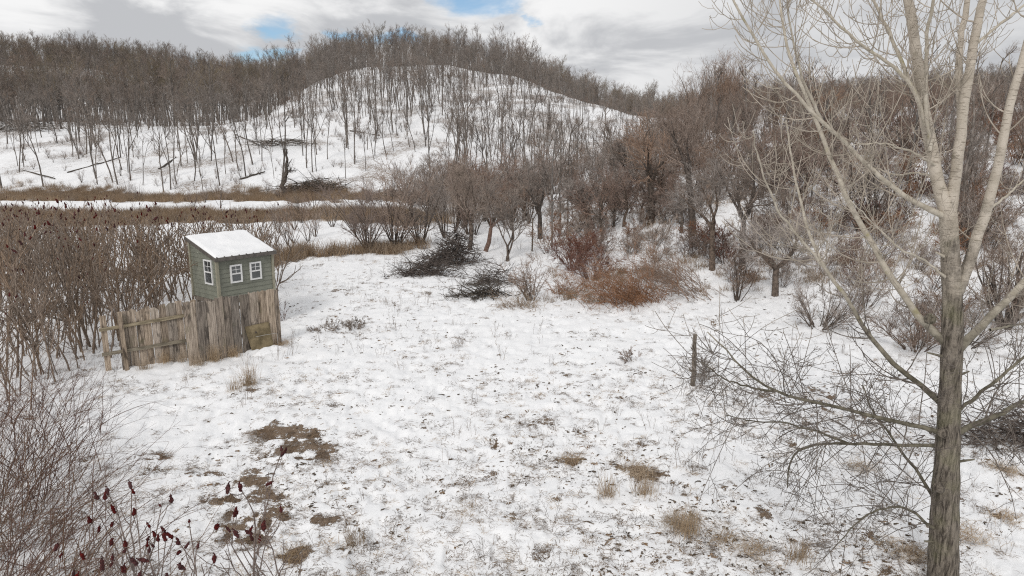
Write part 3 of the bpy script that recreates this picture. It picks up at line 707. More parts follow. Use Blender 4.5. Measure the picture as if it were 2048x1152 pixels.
        if st == 'low':
            Pa, Ra = spawn(rng, Pl[None], R[None], nb // 2, .08, .98, (.6, 1.3), (.6, 1.7), 9, 1.0, .05, .34, .004, .4, .011)
            Pb, Rb = spawn(rng, Pl[None], R[None], nb - nb // 2, .08, .98, (.6, 1.3), (.6, 1.9), 9, -1.0, .05, .34, .004, .4, .011)
            P1 = np.concatenate([Pa, Pb]); R1 = np.concatenate([Ra, Rb]); upk = .35
        else:
            P1, R1 = spawn(rng, Pl[None], R[None], nb, .10 if st != 'stem' else .05, .98, (.7, 1.35), (.45, 1.6), 8, upk, .06, .34, .004, .4, .011)
        P2, R2 = spawn(rng, P1, R1, int(nb * 3.6), .1, .98, (.6, 1.3), (.18, .7), 6, upk, .08, .75, .0032, .35, .0055)
        P3, R3 = spawn(rng, P2, R2, int(nb * (4.5 if st != 'low' else 10)), .1, .98, (.6, 1.3), (.06, .28), 4, upk, .12, .8, .0026, .3, .0034)
        tw = MB().tubes(P1, R1, 4).tubes(P2, R2, 3).tubes(P3, R3, 3)
        link('twigs', tw.mesh('twigs', 'poplar_twig', True), lo, kind='stuff')
build_poplar()

# ------------------------------------------------------------------ vegetation pieces
def forest_tree(seed, H, r, t0=.35, nb=16, dens=1.0, twig='forest_twig', spread=1.0, far=1.0):
    rng = np.random.default_rng(seed)
    P0, R0 = stem(rng, H, r, 8, .07, .05, .15, .03)
    m = MB().tubes(P0, R0, 6)
    if rng.random() < .35:                               # forked trunk
        i = int(rng.integers(2, 4)); Lf = H * .6
        Pf = curve_from(rng, P0[:, i], np.array([[rng.normal(0, .35), rng.normal(0, .35), 1]]), np.array([Lf]), 6, .3, .07); Rf = np.linspace(R0[0, i] * .75, .03, 6)[None]
        m.tubes(Pf, Rf, 5); P0 = np.concatenate([P0[:, 2:], Pf]); R0 = np.concatenate([R0[:, 2:], Rf])
    P1, R1 = spawn(rng, P0, R0, nb, t0, .97, (.35, .8), (.24 * H * spread, .42 * H * spread), 6, .35, .12, .55, .02, .5, .08)
    P2, R2 = spawn(rng, P1, R1, int(nb * 5 * dens), .2, 1, (.4, .9), (.07 * H, .17 * H), 4, .45, .16, .6, .011 * far, .45, .025 * far)
    P3, R3 = spawn(rng, P2, R2, int(nb * 26 * dens), .15, 1, (.35, .95), (.03 * H, .085 * H), 3, .4, .18, .7, .0075 * far, .3, .013 * far)
    m.tubes(P1, R1, 4)
    c = MB().tubes(P2, R2, 3).tubes(P3, R3, 3)
    return [('trunk', m.mesh('tree_trunk', 'forest_bark')), ('crown', c.mesh('tree_crown', twig))]
def join_mesh(parts, name):                              # for countless masses: one mesh with both materials
    vs, lo, st, mi, mats, nv, nl = [], [], [], [], [], 0, 0
    for k, p in enumerate(parts):
        me = p[1]; v = np.empty(len(me.vertices) * 3, np.float32); me.vertices.foreach_get('co', v); vs.append(v)
        l = np.empty(len(me.loops), np.int32); me.loops.foreach_get('vertex_index', l); lo.append(l + nv)
        s_ = np.empty(len(me.polygons), np.int32); me.polygons.foreach_get('loop_start', s_); st.append(s_ + nl)
        mi.append(np.full(len(s_), k, np.int32)); mats.append(me.materials[0]); nv += len(me.vertices); nl += len(l)
    me = bpy.data.meshes.new(name); me.vertices.add(nv); me.vertices.foreach_set('co', np.concatenate(vs))
    me.loops.add(nl); me.loops.foreach_set('vertex_index', np.concatenate(lo))
    n = sum(len(a) for a in st); me.polygons.add(n); me.polygons.foreach_set('loop_start', np.concatenate(st))
    for m in mats: me.materials.append(m)
    me.polygons.foreach_set('material_index', np.concatenate(mi)); me.polygons.foreach_set('use_smooth', np.ones(n, bool))
    me.update(calc_edges=True); return me

FT = [forest_tree(100 + i, (11.0, 13.0, 9.5, 12.0, 8.0)[i % 5], (.10, .14, .09, .12, .07)[i % 5], (.42, .5, .38, .55)[i % 4], 9 + 2 * (i % 3), .55, ('forest_twig_grey', 'forest_twig', 'forest_twig_grey')[i % 3]) for i in range(10)]
FD = [forest_tree(150 + i, 13.0, .17, .30, 17, .62, ('forest_twig', 'forest_twig_olive', 'forest_twig')[i % 3], 1.05, 1.5) for i in range(6)]
FDJ = [join_mesh(p, 'far_tree_%d' % i) for i, p in enumerate(FD)]

def in_view(x, y, z, m=40):
    c = y * math.cos(PITCH) + (CAMH - z) * math.sin(PITCH); uu = 1024 + FPX * x / c
    return (uu > -m) & (uu < 2048 + m)
def hill_label(az, y):
    if az < -.33:
        w = 'at the foot of' if y < 105 else ('halfway up' if y < 125 else 'near the crest of')
        return 'bare slender tree %s the low snowy slope left of the round hill' % w, 'trees on the low slope'
    w = 'low' if y < 125 else ('halfway up' if y < 175 else 'high')
    f = 'left flank' if az < -.19 else ('middle' if az < -.03 else 'right flank')
    return 'bare slender tree %s on the %s of the round snowy hill' % (w, f), 'trees on the round hill'
def build_forest():
    rng = np.random.default_rng(8)
    # candidate spots over the hills
    n = 40000
    y = np.sqrt(rng.uniform(72 ** 2, 430 ** 2, n)); az = rng.uniform(-1.05, 1.05, n); x = az * y
    cap = np.interp(az, C_AZ, C_H); yc = 88 + cap / .22
    onslope = (y > 90) & (y < yc) & (az < .2)
    gap = sstep(.40, .56, fbm(x * .05, y * .05, 13, 3))
    d = np.zeros(n)
    d = np.where(onslope, .070 * (.45 + .75 * gap) * np.where(az < -.33, .75, 1.0) * np.where(y < 118, 1.4, 1.0), d)
    d = np.where((y >= yc + 4) & (az < .2), np.where(az < -.24, .060, .042), d)
    d = np.where((az >= .2) & (y > 215), .038, d)
    d = np.where((az >= .1) & (az < .2) & (y > 110), np.maximum(d, .035), d)
    d = np.where((az >= .2) & (az < .30) & (y > 140), np.maximum(d, .03), d)
    # candidate density: 40000 over area 1.05*(430^2-72^2)
    cd_ = n / (1.05 * (430 ** 2 - 72 ** 2))
    keep = rng.random(n) < d / cd_
    x, y, az, onslope = x[keep], y[keep], az[keep], onslope[keep]
    z = T(x, y); vis = in_view(x, y, z)
    slim = [join_mesh(p, 'slim_tree_%d' % i) for i, p in enumerate(FT)]
    order = np.argsort(y + np.where(onslope, 0, 1000) + np.where(vis, 0, 5000))
    nind = min(290, int((onslope & vis).sum()))
    ind = order[:nind]; rest = order[nind:]
    for k, i in enumerate(ind):
        H = rng.uniform(.55, 1.0) * (1 - .45 * float(sstep(.0, .15, az[i]))); side = az[i] < -.33
        lb, gp = hill_label(az[i], y[i])
        place(FT[int(rng.integers(10))], 'hillside_tree', lb, 'tree', (x[i], y[i], z[i] - .1), rng.uniform(0, 6.28), (H * rng.uniform(.85, 1.1), H * rng.uniform(.85, 1.1), H),
              gp, (rng.normal(0, .05), rng.normal(0, .05)))
    more = rest[onslope[rest]]; rest = rest[~onslope[rest]]
    pm = np.stack([x[more], y[more], z[more] - .1], -1)
    stuff_scatter('slim_wood', 'remaining slender trees high on the snowy hill', 'wood', pm, rng.uniform(0, 6.28, len(pm)), rng.uniform(.6, .95, len(pm)) * (1 - .45 * sstep(.0, .15, az[more])), slim)
    pts = np.stack([x[rest], y[rest], z[rest] - .1], -1)
    print('forest stuff', len(pts), 'individuals', nind)
    stuff_scatter('distant_wood', 'dense brown leafless wood covering the far ridges', 'wood', pts, rng.uniform(0, 6.28, len(pts)), rng.uniform(.65, 1.1, len(pts)) * (1 - .5 * sstep(-.02, .15, az[rest]) * (y[rest] < 260)), FDJ)
build_forest()

# ------------------------------------------------------------------ shrubs
def shrub(seed, H=4.0, ns=7, spread=.45, r=.035, nb=5, dens=1.0, twig='shrub_twig_brown', bark='shrub_bark', up=.5, far=1.0, droop=0.0):
    """many-stemmed shrub: stems > branches > twigs"""
    rng = np.random.default_rng(seed)
    a = rng.uniform(0, 6.28, ns); l = spread * np.sqrt(rng.uniform(.05, 1, ns))
    d0 = np.stack([np.cos(a) * l, np.sin(a) * l, np.ones(ns)], -1); p0 = np.stack([np.cos(a) * .12 * l, np.sin(a) * .12 * l, np.full(ns, -.12)], -1)
    P0 = curve_from(rng, p0, d0, H * rng.uniform(.65, 1.05, ns), 7, up * .4 - droop, .12)
    R0 = r * rng.uniform(.6, 1.1, ns)[:, None] * (1 - .85 * np.linspace(0, 1, 7))[None]
    P1, R1 = spawn(rng, P0, R0, ns * nb, .2, .98, (.4, 1.0), (.18 * H, .42 * H), 5, up - droop * 2, .18, .55, .006 * far, .5, .02)
    P2, R2 = spawn(rng, P1, R1, int(ns * nb * 5 * dens), .15, 1, (.4, 1.0), (.08 * H, .2 * H), 4, up * .8 - droop * 2, .2, .6, .0042 * far, .4, .009 * far)
    P3, R3 = spawn(rng, P2, R2, int(ns * nb * 13 * dens), .1, 1, (.4, 1.1), (.03 * H, .095 * H), 3, up * .6, .22, .7, .003 * far, .3, .0055 * far)
    m = MB().tubes(P0, R0, 5); c = MB().tubes(P1, R1, 4).tubes(P2, R2, 3).tubes(P3, R3, 3)
    return [('stems', m.mesh('shrub_stems', bark)), ('twigs', c.mesh('shrub_twigs', twig))]
def small_tree(seed, H=5.0, r=.10, forks=3, twig='shrub_twig_grey', bark='shrub_bark', dens=1.0, fork_h=.25, spread=.7, far=1.0, lean=(0, 0)):
    """low spreading tree: short trunk dividing into crooked limbs"""
    rng = np.random.default_rng(seed)
    hz = H * fork_h
    P0 = curve_from(rng, np.array([[0, 0, -.2]]), np.array([[lean[0], lean[1], 1.0]]), np.array([hz + .2]), 5, 0.0, .08); R0 = np.linspace(r * 1.15, r * .8, 5)[None]
    a = rng.uniform(0, 6.28) + np.arange(forks) * 6.28 / forks + rng.normal(0, .3, forks)
    l = spread * rng.uniform(.6, 1.2, forks)
    d = np.stack([np.cos(a) * l + lean[0], np.sin(a) * l + lean[1], np.ones(forks)], -1)
    PF = curve_from(rng, np.repeat(P0[:, -1], forks, 0) - d * .02, d, H * (1 - fork_h) * rng.uniform(.75, 1.05, forks), 8, .35, .2)
    RF = (r * .62 * rng.uniform(.7, 1.1, forks))[:, None] * (1 - .88 * np.linspace(0, 1, 8))[None]
    P1, R1 = spawn(rng, PF, RF, forks * 7, .15, .95, (.5, 1.1), (.22 * H, .42 * H), 6, .35, .22, .6, .009 * far, .45, .04)
    P2, R2 = spawn(rng, P1, R1, int(forks * 40 * dens), .15, 1, (.4, 1.1), (.09 * H, .2 * H), 4, .35, .22, .6, .0055 * far, .4, .014 * far)
    P3, R3 = spawn(rng, P2, R2, int(forks * 170 * dens), .1, 1, (.4, 1.1), (.035 * H, .1 * H), 3, .3, .22, .7, .0035 * far, .3, .007 * far)
    m = MB().tubes(P0, R0, 8).tubes(PF, RF, 6); c = MB().tubes(P1, R1, 4).tubes(P2, R2, 3).tubes(P3, R3, 3)
    return [('trunk', m.mesh('small_tree_trunk', bark)), ('crown', c.mesh('small_tree_crown', twig))]

def put(parts, name, label, cat, u, v, rot=0.0, scale=1.0, group=None, sink=.05, tilt=(0, 0)):
    b = G(u, v); b[2] -= sink
    return place(parts, name, label, cat, b, rot, scale, group, tilt)
def tree_at(u, v, vtop, label, seed, name='bare_tree', **kw):
    b = G(u, v); H = max(1.5, height_to(u, vtop, b)); b[2] -= .08
    kw.setdefault('far', max(1.3, b[1] / 22)); kw['dens'] = kw.get('dens', 1.0) * 1.7
    return place(small_tree(seed, H, **kw), name, label, 'tree', b, 0)
def shrub_at(u, v, vtop, label, seed, name='shrub', **kw):
    b = G(u, v); H = max(.6, height_to(u, vtop, b)); b[2] -= .05
    kw.setdefault('far', max(1.0, b[1] / 28)); return place(shrub(seed, H, **kw), name, label, 'shrub', b, 0)

def build_named_plants():
    tree_at(1014, 520, 335, 'forked grey tree with two thin leaning stems just right of the dark brush heap', 1, forks=3, fork_h=.06, spread=.35, r=.11, lean=(.12, 0))
    tree_at(968, 502, 330, 'rough leaning tree rising out of the dark brush heap', 2, forks=2, fork_h=.3, spread=.5, r=.13, lean=(.35, 0), twig='shrub_twig_grey', bark='shrub_bark_red')
    tree_at(940, 500, 310, 'upright grey tree standing behind the dark brush heap', 3, forks=4, fork_h=.3, spread=.5, r=.13)
    tree_at(1080, 476, 315, 'small dark tree with curved trunk on the snowy bank behind the thin stake', 4, forks=3, fork_h=.35, spread=.6, r=.15)
    tree_at(1187, 457, 325, 'spreading tree with thick reddish trunk leaning towards the meadow', 5, forks=5, fork_h=.38, spread=1.1, r=.20, bark='shrub_bark_red', lean=(-.32, 0), dens=.9)
    tree_at(1249, 406, 270, 'stout trunked tree up the bank behind the reddish leaning tree', 6, forks=4, fork_h=.4, spread=.6, r=.22)
    tree_at(1302, 448, 230, 'tall brown tree above the orange arching shrub', 7, forks=3, fork_h=.4, spread=.4, r=.2, twig='shrub_twig_brown')
    tree_at(1384, 470, 215, 'tall straight tree left of the pair of dark trunks on the bank', 8, forks=3, fork_h=.5, spread=.35, r=.18, twig='shrub_twig_brown')
    tree_at(1424, 540, 330, 'dark trunked tree, left one of the pair beside the apple-shaped tree', 9, forks=3, fork_h=.4, spread=.6, r=.13, dens=1.1)
    tree_at(1484, 535, 290, 'dark trunked tree, right one of the pair beside the apple-shaped tree', 10, forks=4, fork_h=.4, spread=.55, r=.14, dens=1.1)
    tree_at(1550, 590, 385, 'low apple-shaped tree with crooked spreading limbs near the meadow edge', 11, forks=5, fork_h=.28, spread=1.4, r=.13, dens=1.0)
    shrub_at(1474, 600, 490, 'small vase-shaped shrub left of the apple-shaped tree', 12, ns=9, spread=.6, r=.03, bark='shrub_bark')
    shrub_at(1636, 655, 545, 'wide dark fanning shrub at the foot of the bank near the poplar', 13, ns=22, spread=1.3, r=.03, nb=5, twig='shrub_twig_grey')
    shrub_at(1062, 600, 505, 'small fan-shaped shrub rising from a brown grass tussock', 14, ns=18, spread=.7, r=.018, twig='shrub_twig_brown', nb=5)
    shrub_at(1145, 540, 445, 'dark red tangled shrub between the leaning tree and the orange shrub', 15, ns=26, spread=.9, r=.02, nb=6, twig='shrub_twig_red', bark='shrub_bark_red', dens=1.2)
    shrub_at(1180, 560, 470, 'dark red low shrub touching the orange arching shrub', 16, ns=20, spread=1.1, r=.02, nb=6, twig='shrub_twig_red', bark='shrub_bark_red', dens=1.2)
    shrub_at(790, 500, 335, 'many-stemmed reddish shrub at the near end of the field thicket', 17, ns=16, spread=.5, r=.05, nb=7, twig='shrub_twig_brown')
    shrub_at(735, 505, 340, 'tall dark many-stemmed shrub standing nearest the snowy field strip', 18, ns=14, spread=.5, r=.05, nb=7, twig='shrub_twig_purple')
    shrub_at(840, 490, 330, 'broad dense shrub between the field thicket and dark brush heap', 19, ns=14, spread=.6, r=.05, nb=7, twig='shrub_twig_grey')
    shrub_at(2010, 655, 430, 'big dark shrub behind the poplar trunk at the picture edge', 20, ns=20, spread=.6, r=.06, nb=6, twig='shrub_twig_brown', dens=1.1)
    shrub_at(1830, 700, 570, 'low brushy shrub just behind the poplar trunk', 21, ns=24, spread=1.1, r=.02, nb=6, twig='shrub_twig_brown')
    shrub_at(1930, 690, 560, 'twiggy low shrub showing to the right of the poplar trunk', 22, ns=20, spread=1.1, r=.02, nb=6, twig='shrub_twig_grey')
    shrub_at(1404, 768, 690, 'tiny twiggy bush growing against the lone post', 23, ns=10, spread=.45, r=.007, nb=4, twig='shrub_twig_grey', far=.9)
    shrub_at(1262, 722, 690, 'small dead weed bush in the snow left of the lone post', 24, ns=9, spread=.6, r=.007, nb=4, far=.9)
    shrub_at(700, 655, 622, 'low dry scrub patch in the snow right of the board fence', 25, ns=22, spread=1.5, r=.008, nb=4, twig='weed', bark='weed', far=.9)
    shrub_at(650, 660, 632, 'low dry twigs beside the end of the board fence', 26, ns=16, spread=1.6, r=.008, nb=4, twig='weed', bark='weed', far=.9)
    shrub_at(565, 640, 575, 'slim red-twigged sapling right beside the end of the tall fence panel', 27, ns=3, spread=.3, r=.012, nb=4, twig='shrub_twig_red', bark='shrub_bark_red', dens=.5)
    # thin stakes
    b = G(1064, 503); h = height_to(1070, 436, b)
    link('stake', MB().tubes(np.array([[0, 0, -.2], [.03, 0, h * .5], [.02, 0, h]]), np.array([.05, .047, .04]), 7).mesh('stake', 'post_wood'), None, b, (0, 0, 0), 1.0, 'thin straight wooden stake on the snowy bank left of the red shrub', 'stake')
    # orange arching thicket: long canes fanning up to the left from the meadow edge
    def cane_bush(seed, n, L, lean, spread, twig, r, dens=1.0, arch=-.9, rad=.8, tw=3):
        rng = np.random.default_rng(seed)
        p0 = np.stack([rng.normal(0, rad, n), rng.normal(0, rad * .7, n), np.full(n, -.08)], -1)
        d0 = np.stack([rng.normal(lean[0], spread, n), rng.normal(lean[1], spread, n), rng.uniform(.5, 1.1, n)], -1)
        P0 = curve_from(rng, p0, d0, rng.uniform(.55, 1.05, n) * L, 8, arch, .07)
        P0[:, :, 2] = np.maximum(P0[:, :, 2], -.03)
        R0 = r * rng.uniform(.6, 1.1, n)[:, None] * (1 - .75 * np.linspace(0, 1, 8))[None]
        P1, R1 = spawn(rng, P0, R0, int(n * tw * dens), .25, 1, (.35, .9), (.15 * L, .35 * L), 5, arch * .3, .14, .7, r * .3, .4)
        P2, R2 = spawn(rng, P1, R1, int(n * tw * 3 * dens), .1, 1, (.35, .9), (.05 * L, .16 * L), 3, 0, .16, .75, r * .22, .3)
        return [('stems', MB().tubes(P0, R0, 4).mesh('canes', twig)), ('twigs', MB().tubes(P1, R1, 3).tubes(P2, R2, 3).mesh('cane_twigs', twig))]
    put(cane_bush(1, 150, 2.6, (-.6, 0), .45, 'shrub_twig_orange', .012, rad=.8), 'cane_thicket', 'big rusty orange arching shrub at the meadow edge', 'shrub', 1275, 600)
    put(cane_bush(2, 80, 3.0, (-.8, .2), .4, 'shrub_twig_brown', .013, rad=.6), 'cane_thicket', 'brownish orange canes sweeping left above the big rusty shrub', 'shrub', 1350, 562)
    put(cane_bush(3, 60, 2.3, (-.9, .1), .3, 'shrub_twig_brown', .013, rad=.6), 'cane_thicket', 'brown leaning canes right of the big rusty orange shrub', 'shrub', 1392, 588)
    put(cane_bush(4, 90, 1.4, (-.1, -.1), .5, 'shrub_twig_orange', .011, rad=.5), 'grass_tussock', 'rusty drooping tussock under the big orange shrub', 'tussock', 1272, 608)
    put(cane_bush(5, 70, 1.2, (0, -.1), .5, 'shrub_twig_orange', .011, rad=.3), 'grass_tussock', 'brown drooping tussock below the dark red shrub', 'tussock', 1135, 585)
    put(cane_bush(6, 110, 1.1, (-.3, -.1), .6, 'red_grass', .011, rad=.4, tw=1), 'grass_tussock', 'brown matted tussock around the foot of the fan-shaped shrub', 'tussock', 1048, 614)
    # brush heaps of dead branches
    def heap(seed, n, Lx, Ly, Hh, m, r=.016):
        rng = np.random.default_rng(seed)
        x = rng.normal(0, .45, n) * Lx; y = rng.normal(0, .42, n) * Ly
        top = Hh * np.exp(-((x - .2 * Lx) / (.62 * Lx)) ** 2 - (y / (.7 * Ly)) ** 2)
        p = np.stack([x, y, rng.uniform(0, 1, n) * top], -1)
        a = rng.uniform(0, 6.28, n); d = np.stack([np.cos(a), np.sin(a) * .7, rng.normal(0.1, .4, n)], -1)
        P0 = curve_from(rng, p, d, rng.uniform(.35, 1.3, n), 5, -.3, .2); P0[:, :, 2] = np.maximum(P0[:, :, 2], -.02)
        R0 = r * rng.uniform(.35, 1.5, n)[:, None] * (1 - .7 * np.linspace(0, 1, 5))[None]
        P1, R1 = spawn(rng, P0, R0, n * 3, .1, 1, (.4, 1.1), (.15, .6), 4, 0, .25, .6, r * .25, .3)
        P2, R2 = spawn(rng, P1, R1, n * 4, .1, 1, (.4, 1.1), (.08, .25), 3, 0, .25, .7, r * .25, .3)
        return [('branches', MB().tubes(P0, R0, 4).mesh('heap_branches', m)), ('twigs', MB().tubes(P1, R1, 3).tubes(P2, R2, 3).mesh('heap_twigs', m))]
    hp = heap(1, 430, 1.6, .9, 2.1, 'brush_dark', .02)
    put(hp, 'brush_heap', 'tall dark heap of tangled dead brush with bits of snow', 'brush heap', 905, 528)
    put(heap(2, 260, 1.7, .7, .9, 'brush_dark', .018), 'brush_heap', 'long low dark brush heap sloping left from the tall heap', 'brush heap', 848, 550)
    put(heap(3, 150, 1.0, .6, 1.0, 'brush_dark', .015), 'brush_heap', 'small grey brush heap between the tall heap and the fan-shaped shrub', 'brush heap', 982, 568)
    put(heap(4, 150, 1.3, .5, .4, 'log_bark', .018), 'brush_heap', 'scattered dead branches and stones below the small grey brush heap', 'brush heap', 960, 592)
    put(heap(6, 260, 1.5, .7, .75, 'brush_dark', .012), 'brush_heap', 'dark grey flattened brush on the snow right of the poplar trunk', 'brush heap', 2035, 880)
    for k, (u, v, L, Ht, nn, lb) in enumerate(((35, 262, 8, 2.2, 420, 'wide dark brush pile high at the left end of the low slope'), (630, 380, 4.5, 1.3, 260, 'brush pile at the foot of the hill beside the broken snag'),
                                   (560, 292, 6, 1.2, 200, 'brush pile with leaning poles below the centre of the woods edge'), (790, 395, 3, 1.0, 120, 'dark brush pile at the foot of the central hill'))):
        rng = np.random.default_rng(40 + k); n = nn
        x = rng.normal(0, .45, n) * L; p = np.stack([x, rng.normal(0, 1.5, n), rng.uniform(0, 1, n) * Ht * np.exp(-(x / L) ** 2)], -1)
        a = rng.uniform(0, 6.28, n); d = np.stack([np.cos(a), np.sin(a) * .5, rng.normal(.05, .2, n)], -1)
        P0 = curve_from(rng, p, d, rng.uniform(.6, 3.6, n) , 4, -.25, .16); R0 = .035 * rng.uniform(.3, 1.7, n)[:, None] * np.linspace(1, .3, 4)[None]
        put([('branches', MB().tubes(P0, R0, 4).mesh('pile_branches', 'log_bark'))], 'brush_pile', lb, 'brush pile', u, v)
    # fallen logs on the slope
    for (u0, v0, u1, v1, r, lb) in ((135, 346, 242, 315, .11, 'long fallen log slanting across the open snow of the low slope'), (318, 340, 352, 316, .16, 'short fallen log below the middle of the low slope'),
                                (60, 380, 145, 398, .13, 'thin fallen log near the foot of the slope at far left'), (45, 342, 110, 358, .13, 'thin fallen log halfway down the slope at far left'),
                                (470, 270, 535, 300, .12, 'fallen log below the leaning poles'), (700, 262, 760, 272, .12, 'fallen log on the flank of the central hill'), (480, 360, 530, 345, .16, 'curved fallen log left of the broken snag')):
        a, b = G(u0, v0), G(u1, v1); b[1] = min(b[1], a[1] + 9); b = np.array([b[0], b[1], float(T(b[0], b[1]))])
        rng = np.random.default_rng(int(u0)); n = 9; P = a[None] + (b - a)[None] * np.linspace(0, 1, n)[:, None]; P[:, 2] = T(P[:, 0], P[:, 1]) + r * .5 + rng.normal(0, .03, n)
        o = thing('fallen_log', lb, 'log', a)
        Rl = np.linspace(r, r * .55, n); link('log', MB().tubes(P - a, Rl, 7).mesh('log', 'log_bark'), o)
        Q, Rq = spawn(rng, (P - a)[None], Rl[None], 5, .3, .95, (.5, 1.2), (.6, 1.8), 4, .2, .15, .4, .02); link('branch_stubs', MB().tubes(Q, Rq, 4).mesh('branch_stubs', 'log_bark'), o)
    # the broken snag
    b = G(567, 388); h = height_to(572, 298, b); rng = np.random.default_rng(6)
    o = thing('snag', 'thick broken dead snag at the foot of the slope', 'tree', b)
    n = 10; z = np.linspace(-.3, h, n); P = np.stack([np.linspace(0, .7, n) + rng.normal(0, .12, n), rng.normal(0, .1, n), z], -1); Rr = np.linspace(.36, .10, n); Rr[0] = .55
    link('trunk', MB().tubes(P, Rr, 9).mesh('snag_trunk', 'log_bark'), o)
    Q, Rq = spawn(rng, P[None], Rr[None], 9, .2, .95, (.6, 1.3), (.7, 2.4), 5, .25, .25, .35, .03); Q2, Rq2 = spawn(rng, Q, Rq, 24, .2, 1, (.4, 1), (.4, 1.3), 4, .2, .2, .6, .015)
    link('branches', MB().tubes(Q, Rq, 5).tubes(Q2, Rq2, 3).mesh('snag_branches', 'log_bark'), o)
build_named_plants()

# ------------------------------------------------------------------ thicket and bank shrubs
def build_thicket():
    rng = np.random.default_rng(31)
    lows_n = 4
    kinds = [shrub(300 + i, 5.0, (8, 10, 6)[i % 3], .55, .05, 6, .5, ('shrub_twig_grey', 'shrub_twig_purple', 'shrub_twig_brown')[i % 3], up=.75, far=1.3) for i in range(9)]
    talls = [shrub(320 + i, 8.0, 9, .28, .075, 8, .7, ('shrub_twig_brown', 'shrub_twig_grey', 'shrub_twig_brown')[i % 3], up=.9, far=1.6) for i in range(3)]
    lows = [shrub(340 + i, 1.6, 14, .9, .012, 5, .8, ('shrub_twig_brown', 'shrub_twig_grey', 'shrub_twig_red', 'shrub_twig_orange')[i % 4], far=1.4) for i in range(8)]
    smalls = [small_tree(360 + i, 6.0, .13, 3 + i % 3, ('shrub_twig_grey', 'shrub_twig_purple')[i % 2], far=1.8) for i in range(4)]
    def region(n, az0, az1, y0, y1, fn=None, seed=0):
        r = np.random.default_rng(seed); out = []
        while len(out) < n:
            a = r.uniform(az0, az1); yy = math.sqrt(r.uniform(y0 * y0, y1 * y1)); xx = a * yy
            if fn is None or fn(xx, yy, a): out.append((xx, yy, float(T(xx, yy))))
        return out
    tone3 = ('greyish', 'purplish', 'brown')
    def many(spots, protos, name, label, cat, group, s0, s1, where):
        for k, (x, y, z) in enumerate(spots):
            s_ = rng.uniform(s0, s1); j = k % len(protos)
            place(protos[j], name, label(j) + ' ' + where(x / y, y), cat, (x, y, z - .06), rng.uniform(0, 6.28), (s_ * rng.uniform(.9, 1.2), s_ * rng.uniform(.9, 1.2), s_), group)
    col = lambda fmt, tones: (lambda j: fmt % tones[j % len(tones)])
    th = lambda a, y: ('at the far side of' if y > 68 else 'in the middle of' if y > 55 else 'at the near side of') + ' the thicket below the round hill'
    bk = lambda a, y: ('behind the leaning red-trunked tree' if a < .14 else 'up the bank behind the tall straight trees') if y > 50 else ('on the bank above the orange shrub' if a < .19 else 'on the bank behind the apple-shaped tree')
    sc = lambda a, y: ('near the big orange shrub' if a < .25 else 'near the apple-shaped tree' if a < .42 else 'on the snow behind the poplar') + (', low on the bank' if y < 38 else ', high on the bank')
    sl = lambda a, y: ('left of' if a < .5 else 'behind' if a < .68 else 'right of') + ' the poplar ' + ('low' if y < 45 else 'halfway up' if y < 62 else 'high') + ' on the slope'
    sl_any = lambda a, y: (bk(a, y) if a < .3 else sl(a, y))
    many(region(60, -.19, .04, 46, 84, lambda x, y, a: a > -.12 or y > 82, 1), kinds, 'thicket_shrub', col('%s bare shrub', tone3), 'shrub', 'shrubs of the field thicket', .7, 1.15, th)
    many(region(16, -.17, .06, 50, 86, None, 2), smalls, 'thicket_tree', col('small %s tree', ('grey', 'purplish')), 'tree', 'small trees of the field thicket', .75, 1.05, th)
    many(region(52, .0, .30, 36, 92, None, 3), kinds, 'bank_shrub', col('%s bare shrub', tone3), 'shrub', 'shrubs on the middle bank', .55, 1.0, bk)
    many(region(26, .10, .50, 30, 47, lambda x, y, a: y > 39 - 16 * a, 13), smalls, 'bank_tree', col('small crooked %s tree', ('grey', 'purplish')), 'tree', 'small trees on the middle bank', .5, .78, bk)
    many(region(36, .18, .42, 48, 95, None, 4), talls, 'sapling_clump', col('tall upright %s sapling clump', ('brown', 'grey', 'brown')), 'tree', 'sapling clumps on the bank', .38, .75, lambda a, y: ('against the round hill' if a < .28 else 'left of the poplar') + (' in front' if y < 70 else ' farther back'))
    many(region(16, .25, .32, 78, 100, None, 14), talls, 'sapling_clump', col('very tall %s sapling clump', ('brown', 'grey', 'brown')), 'tree', 'tallest sapling clumps', .75, 1.1, lambda a, y: 'rising into the grey sky between hill and poplar')
    many(region(64, .28, .85, 27, 80, lambda x, y, a: y > 31 - (a - .3) * 10, 5), kinds, 'slope_shrub', col('%s bare shrub', tone3), 'shrub', 'shrubs on the slope behind the poplar', .5, 1.0, sl)
    many(region(150, .06, .80, 25, 60, lambda x, y, a: y > 34 - 18 * a, 6), lows, 'bank_scrub', col('low %s scrub bush', ('brown', 'grey', 'red', 'orange')), 'shrub', 'low scrub on the bank', .6, 1.3, sc)
    many(region(14, -.56, -.12, 66, 92, None, 7), kinds, 'field_edge_shrub', col('%s bare shrub', tone3), 'shrub', 'shrubs along the far field edge', .35, .75, lambda a, y: 'along the brown grass below the ' + ('low slope' if a < -.33 else 'round hill') + (' in front' if y < 79 else ' at its foot'))
    many(region(12, -.36, -.20, 38, 60, None, 8), kinds, 'field_shrub', col('%s bare shrub', tone3), 'shrub', 'shrubs on the field strip', .35, .62, lambda a, y: 'on the snowy field strip ' + ('just right of the shed roof' if a < -.28 else 'between shed and thicket'))
    tang = [shrub(380 + i, 2.3, 13, .95, .016, 5, .75, ('shrub_twig_brown', 'shrub_twig_grey', 'shrub_twig_purple')[i % 3], up=.35, far=1.35) for i in range(6)]
    sp = region(330, .04, .88, 20, 64, lambda x, y, a: y > 35 - 24 * min(a, .6) and rng.random() < .2 + .8 * float(sstep(.36, .58, fbm(x * .16, y * .16, 23, 3))), 19)
